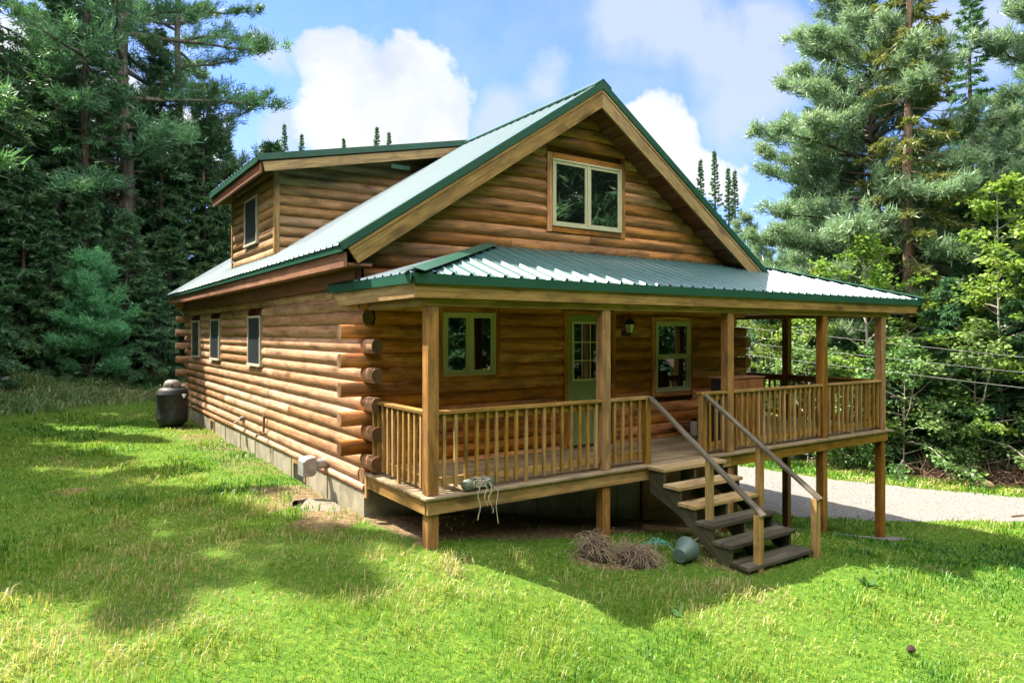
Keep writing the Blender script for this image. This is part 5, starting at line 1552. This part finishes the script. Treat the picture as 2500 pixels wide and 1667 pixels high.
# ------------------------------------------------------------------ GRASS
def grass(name, n_target, region, dens, hgt, seed, mat, label, width=.006, lean=.45, strawk=1.0):
    rng = np.random.default_rng(seed)
    x = rng.uniform(region[0], region[1], n_target); y = rng.uniform(region[2], region[3], n_target)
    keep = rng.random(n_target) < dens(x, y)
    x, y = x[keep], y[keep]
    # gather blades into small tufts
    x = x + rng.normal(size=len(x)) * .012; y = y + rng.normal(size=len(x)) * .012
    n = len(x); z = gz(x, y)
    straw = rng.random(n) < (.04 + .26 * sstep(.48, .70, fbm(x, y, 1.1, 5))) * strawk
    dist = np.hypot(x - CAM[0], y - CAM[1])
    tall = .55 + 1.1 * sstep(.35, .75, fbm(x, y, .9, 31)) + .4 * (vnoise(x, y, .18, 8) - .5)
    h = hgt(x, y) * tall * rng.uniform(.55, 1.35, n) * np.where(straw, .36, 1)
    w = width * rng.uniform(.7, 1.4, n) * np.clip(dist / 6.0, 1, 3.6)
    az = rng.uniform(0, 2 * np.pi, n); ln = np.abs(rng.normal(size=n)) * lean + .08
    dirv = np.stack([np.cos(az), np.sin(az)], -1)
    wind = np.array([.10, -.16]); 
    sd = np.stack([-np.sin(az), np.cos(az)], -1)
    base = np.stack([x, y], -1)
    mid = base + (dirv * ln[:, None] * .32 + wind * .3) * h[:, None]
    tip = base + (dirv * ln[:, None] + wind) * h[:, None]
    zm = z + h * .62; zt = z + h * np.clip(1.05 - .45 * ln, .3, 1)
    V = np.empty((n, 5, 3), np.float32)
    V[:, 0, :2] = base - sd * (w / 2)[:, None]; V[:, 0, 2] = z - .008
    V[:, 1, :2] = base + sd * (w / 2)[:, None]; V[:, 1, 2] = z - .008
    V[:, 2, :2] = mid + sd * (w * .42)[:, None]; V[:, 2, 2] = zm
    V[:, 3, :2] = mid - sd * (w * .42)[:, None]; V[:, 3, 2] = zm
    V[:, 4, :2] = tip; V[:, 4, 2] = zt
    i = np.arange(n, dtype=np.int32) * 5
    tri = np.stack([i, i + 1, i + 2, i, i + 2, i + 3, i + 3, i + 2, i + 4], -1).reshape(-1, 3)
    patch = fbm(x, y, 2.6, 51); fine = vnoise(x, y, .35, 52)
    tone = np.clip(.21 + 1.35 * (patch - .28) + .4 * (fine - .5) + rng.normal(size=n) * .15, 0, 1)
    tone[straw] = rng.uniform(.9, 1.0, straw.sum())
    o = mesh_object(name, V.reshape(-1, 3), tri, mat, rnd=np.repeat(tone, 5))
    return tag(o, label, 'grass', kind='stuff')
M['grass'] = m_leaf('grass_blade', ((0.018, 0.085, 0.008), (0.042, 0.155, 0.012), (0.135, 0.255, 0.022), (0.255, 0.325, 0.045), (0.42, 0.36, 0.18)), 0.42, 0.45)
M['bankgrass'] = m_leaf('bank_grass', ((0.05, 0.14, 0.035), (0.10, 0.20, 0.06), (0.17, 0.24, 0.09), (0.26, 0.25, 0.14)), 0.4, 0.6)
drivepoly = DRIVE
def lawn_density(x, y):
    ok = np.ones(len(x)); 
    house = (x > XL) & (x < XR) & (y > D) & (y < YB)
    ok[house] = 0
    ok[poly_inside(x, y, drivepoly)] = 0
    ok *= 1 - forest_mask(x, y)
    ok *= 1 - .90 * sstep(.25, .8, dirt_mask(x, y))
    ok[(x > -.1) & (x < 9.6) & (y > -.0) & (y < 2)] *= .12
    pathm = (x > 8.3) & (x < 10.2) & (y > -.35) & (y < 1.6); ok[pathm] *= .3
    ok[(np.hypot((x + .3) / .34, (y - 2.75) / .5) + .8 * (fbm(x, y, .3, 9) - .5) < 1)] *= .08
    d = np.hypot(x - CAM[0], y - CAM[1])
    return ok * np.clip((5.2 / np.maximum(d, 3.0)) ** 1.35, .04, 1.0) * np.where(d < 2.4, .4, 1)
lawnh = lambda x, y: .046 + .030 * sstep(7, 3.5, np.hypot(x - CAM[0], y - CAM[1])) + .02 * sstep(.5, .8, fbm(x, y, 2.2, 61))
grass('lawn_grass', 1250000, (-11, 17.5, -7.5, 19), lambda x, y: lawn_density(x, y), lawnh, 71, M['grass'], 'bright green mown lawn round the cabin')
# longer clumps standing out of the mown lawn
grass('grass_clump', 420000, (-8, 14, -7, 9), lambda x, y: (lawn_density(x, y) > .02) * np.clip((5.2 / np.maximum(np.hypot(x - CAM[0], y - CAM[1]), 3.2)) ** 1.1, 0, 1) * (sstep(.66, .74, vnoise(x, y, .30, 91)) * sstep(.42, .6, fbm(x, y, 1.6, 92)) + .05) * (1 - forest_mask(x, y)) * ~((x > XL - .05) & (x < 9.7) & (y > -.3)) * ~poly_inside(x, y, drivepoly), lambda x, y: .10 + 0 * x, 75, M['grass'], 'longer clumps of grass standing out of the lawn', width=.0065, lean=.7, strawk=.12)
grass('bank_grass', 130000, (-13, 6, 11.5, 21.5), lambda x, y: .9 * sstep(-.42, -.2, gz(x, y)) * (1 - .75 * forest_mask(x, y)) * ((x < -.6) | (y > 15)), lambda x, y: .26 + 0 * x, 72, M['bankgrass'], 'rough tall grass on the bank below the left wood', width=.009, lean=.9)
grass('verge_grass', 60000, (13, 27, -6, 14), lambda x, y: sstep(-.6, .3, (x - np.interp(y, [-13, -7, -2.4, .6, 2.6, 4.2, 7.3, 30], [46, 32, 22.5, 17.6, 16.4, 15.8, 15.0, 15.3]))) * (1 - forest_mask(x, y)), lambda x, y: .10 + 0 * x, 73, M['grass'], 'strip of sunny grass beyond the gravel drive', width=.010)
# ground litter: dead leaves below the deck edge and scattered weeds
rr = np.random.default_rng(9); n = 900
x = rr.uniform(-1.2, 4.5, n); y = rr.uniform(-.9, 5.0, n)
keep = ((x < 0) & (x > -1.3) & (y > 1.6)) | ((x > 0) & (y < 1.4)); x, y = x[keep], y[keep]
keep = rr.random(len(x)) < dirt_mask(x, y); x, y = x[keep], y[keep]; n = len(x)
Pn = np.stack([x, y, gz(x, y) + .012], -1); dv = nrm(np.concatenate([rr.normal(size=(n, 2)), rr.normal(size=(n, 1)) * .25], 1))
lf = leaves(Pn, dv, rr.uniform(.025, .06, n), rr.uniform(.015, .035, n), rr)
tag(mesh_object('leaf_litter', lf, np.arange(len(lf), dtype=np.int32).reshape(-1, 4), M['brownleaf']), 'dead brown leaf litter on the bare soil by the walls', 'leaf litter', kind='stuff')
rr = np.random.default_rng(19); n = 26000
x = rr.uniform(-7, 10, n); y = rr.uniform(-6.5, 8, n)
keep = (rr.random(n) < np.clip(sstep(.58, .72, fbm(x, y, .8, 44)) * (5.5 / np.maximum(np.hypot(x - CAM[0], y - CAM[1]), 3)) ** 1.2, 0, 1)) & (lawn_density(x, y) > .03); x, y = x[keep], y[keep]; n = len(x)
Pn = np.stack([x, y, gz(x, y) + rr.uniform(.02, .06, n)], -1); dv = nrm(np.concatenate([rr.normal(size=(n, 2)), rr.normal(size=(n, 1)) * .3 + .15], 1))
lf = leaves(Pn, dv, rr.uniform(.018, .045, n), rr.uniform(.014, .03, n), rr)
tag(mesh_object('clover', lf, np.arange(len(lf), dtype=np.int32).reshape(-1, 4), M['weed'], rnd=np.repeat(rr.random(n), 4)), 'low clover and small weeds among the lawn grass', 'clover', kind='stuff')
def weed(x, y, r, label, n=16, seed=0):
    rr = np.random.default_rng(seed); a = rr.uniform(0, 6.28, n); el = rr.uniform(.1, .9, n)
    dv = np.stack([np.cos(a) * np.cos(el), np.sin(a) * np.cos(el), np.sin(el)], -1)
    P = np.tile([x, y, g1(x, y)], (n, 1)) + rr.normal(size=(n, 3)) * .01
    lf = leaves(P, dv, r * rr.uniform(.7, 1.2, n), r * .25 * rr.uniform(.7, 1.3, n), rr)
    o = mesh_object('weed', lf, np.arange(len(lf), dtype=np.int32).reshape(-1, 4), M['weed'], rnd=np.repeat(rr.random(n), 4))
    tag(o, label, 'weed')
weed(4.35, -2.55, .17, 'small leafy weed in the shaded lawn in front of the lowest stair', 18, 1)
weed(1.7, -2.1, .14, 'broad leaved weed in the shaded lawn left of the flower pot', 9, 2)

# ------------------------------------------------------------------ LIGHT AND SKY
sun = bpy.data.lights.new('sun', 'SUN'); sun.energy = 4.6; sun.angle = math.radians(.53); sun.color = (1.0, .91, .76)
so = bpy.data.objects.new('sun', sun); COL.objects.link(so)
so.rotation_euler = (-SUN).to_track_quat('-Z', 'Y').to_euler()
so.location = (0, 0, 40)
w = bpy.data.worlds.new('World'); SC.world = w; w.use_nodes = True
nt = NT(w.node_tree); bg = nt.n['Background']
sky = nt.new('ShaderNodeTexSky', sky_type='NISHITA'); sky.sun_disc = False
sky.sun_elevation = SUN_EL; sky.sun_rotation = math.atan2(SUN.x, SUN.y)
sky.altitude = 300; sky.air_density = 1.0; sky.dust_density = 0.6; sky.ozone_density = 1.6
SKY_STR = .15
SKY_TINT = (.275, .335, .565)
tc_ = nt.new('ShaderNodeTexCoord').outputs['Generated']
def vmath(op, a, b=None, scale=None):
    nd = nt.new('ShaderNodeVectorMath', operation=op)
    nt.put(nd.inputs[0], a)
    if b is not None: nt.put(nd.inputs[1], b)
    if scale is not None: nd.inputs['Scale'].default_value = scale
    return nd
def noise_col(vec, scale, detail, rough=.6):
    nd = nt.new('ShaderNodeTexNoise'); nd.inputs['Scale'].default_value = scale; nd.inputs['Detail'].default_value = detail; nd.inputs['Roughness'].default_value = rough
    nt.link(vec, nd.inputs['Vector']); return nd
nz = noise_col(tc_, 5.0, 5, .6)
off = vmath('SUBTRACT', nz.outputs['Color'], (.5, .5, .5)).outputs[0]
warp = vmath('SCALE', off, scale=.15).outputs[0]
dirw = vmath('NORMALIZE', vmath('ADD', tc_, warp).outputs[0]).outputs[0]
def skydir(u, v):
    """direction of a point of the sky, from bearing/elevation tangents measured about the cabin's heading"""
    a = (u - 1176) / 1600.3; e = (765.5 - v) / 1600.3
    f = V3((math.sin(YAW), math.cos(YAW), 0)); r = V3((math.cos(YAW), -math.sin(YAW), 0))
    return (f + r * a + V3((0, 0, e))).normalized()
def blobs(lst):
    cur = None
    for u, v, r in lst:
        d = skydir(u, v); rad = r / 1600.3 * .88
        dd = vmath('DISTANCE', dirw, tuple(d)).outputs['Value']
        m = nt.math('SUBTRACT', 1.0, nt.math('DIVIDE', dd, rad))
        cur = m if cur is None else nt.math('SMOOTH_MAX', cur, m, .25)
    return cur
big = blobs([(765, 125, 70), (790, 190, 120), (930, 150, 85), (945, 210, 120), (985, 265, 120), (850, 270, 150), (760, 300, 110), (1010, 320, 100), (900, 330, 130), (1500, 290, 75), (1545, 340, 90), (1600, 385, 80), (1660, 395, 70), (1450, 260, 30), (250, 240, 130), (60, 180, 150), (420, 330, 110)])
fine = noise_col(tc_, 16, 8, .62).outputs['Fac']
dens = nt.math('ADD', big, nt.math('MULTIPLY_ADD', fine, .75, -.375))
cum = nt.ramp(dens, ((.04, 0.0), (.20, .75), (.45, 1.0)))
thin = blobs([(1440, 60, 130), (1560, 70, 140), (1650, 130, 130), (1760, 200, 190), (1780, 60, 120), (1160, 250, 110), (1200, 320, 100), (1260, 170, 90), (650, 330, 90), (2120, 120, 160), (2250, 60, 150), (640, 160, 60)])
fine2 = noise_col(tc_, 9, 7, .6).outputs['Fac']
td = nt.math('ADD', thin, nt.math('MULTIPLY_ADD', fine2, 1.3, -.68))
thn = nt.ramp(td, ((.0, 0.0), (.65, .80)))
wisp = nt.ramp(noise_col(tc_, 3.2, 7, .62).outputs['Fac'], ((.40, 0.0), (.72, .55)))
thn = nt.math('MAXIMUM', thn, wisp)
# cloud tones, then thin and heaped cloud mixed over the sky
shade = nt.ramp(noise_col(dirw, 6.5, 5, .55).outputs['Fac'], ((.35, (1.22, 1.33, 1.52)), (.58, (1.72, 1.73, 1.76))))
skyc = nt.mix(1.0, sky.outputs[0], SKY_TINT, 'MULTIPLY')
c = nt.mix(thn, skyc, (1.18, 1.33, 1.58))
c = nt.mix(cum, c, shade)
# bright cloud added overhead, out of view, as fill for the shaded front
sep = nt.new('ShaderNodeSeparateXYZ'); nt.link(tc_, sep.inputs[0])
hi = nt.math('MULTIPLY', nt.ramp(sep.outputs[2], ((.50, 0.0), (.66, 1.0))), nt.ramp(noise_col(dirw, 2.3, 6, .55).outputs['Fac'], ((.40, 0.0), (.56, .95))))
c = nt.mix(hi, c, (3.6, 3.6, 3.7))
# unseen bright cloud added behind the viewer to light the front wall
bk = vmath('DOT_PRODUCT', tc_, (-math.sin(YAW), -math.cos(YAW), 0.0)).outputs['Value']
bkm = nt.math('MULTIPLY', nt.ramp(bk, ((.05, 0.0), (.40, 1.0))), nt.ramp(noise_col(dirw, 3.1, 6, .55).outputs['Fac'], ((.30, 0.0), (.44, .97))))
c = nt.mix(bkm, c, (10.5, 10.2, 9.7))
nt.link(c, bg.inputs['Color'])
bg.inputs['Strength'].default_value = SKY_STR

# ------------------------------------------------------------------ render settings
SC.render.engine = 'CYCLES'
cy = SC.cycles
cy.max_bounces = 7; cy.diffuse_bounces = 5; cy.glossy_bounces = 3; cy.transmission_bounces = 3; cy.transparent_max_bounces = 4
cy.caustics_reflective = False; cy.caustics_refractive = False
cy.sample_clamp_indirect = 6
cy.use_denoising = True
cy.use_adaptive_sampling = True
SC.view_settings.view_transform = 'Standard'
SC.view_settings.look = 'None'
SC.view_settings.exposure = 2.1
SC.view_settings.gamma = 1.0
SC.render.resolution_x, SC.render.resolution_y = 1024, 682
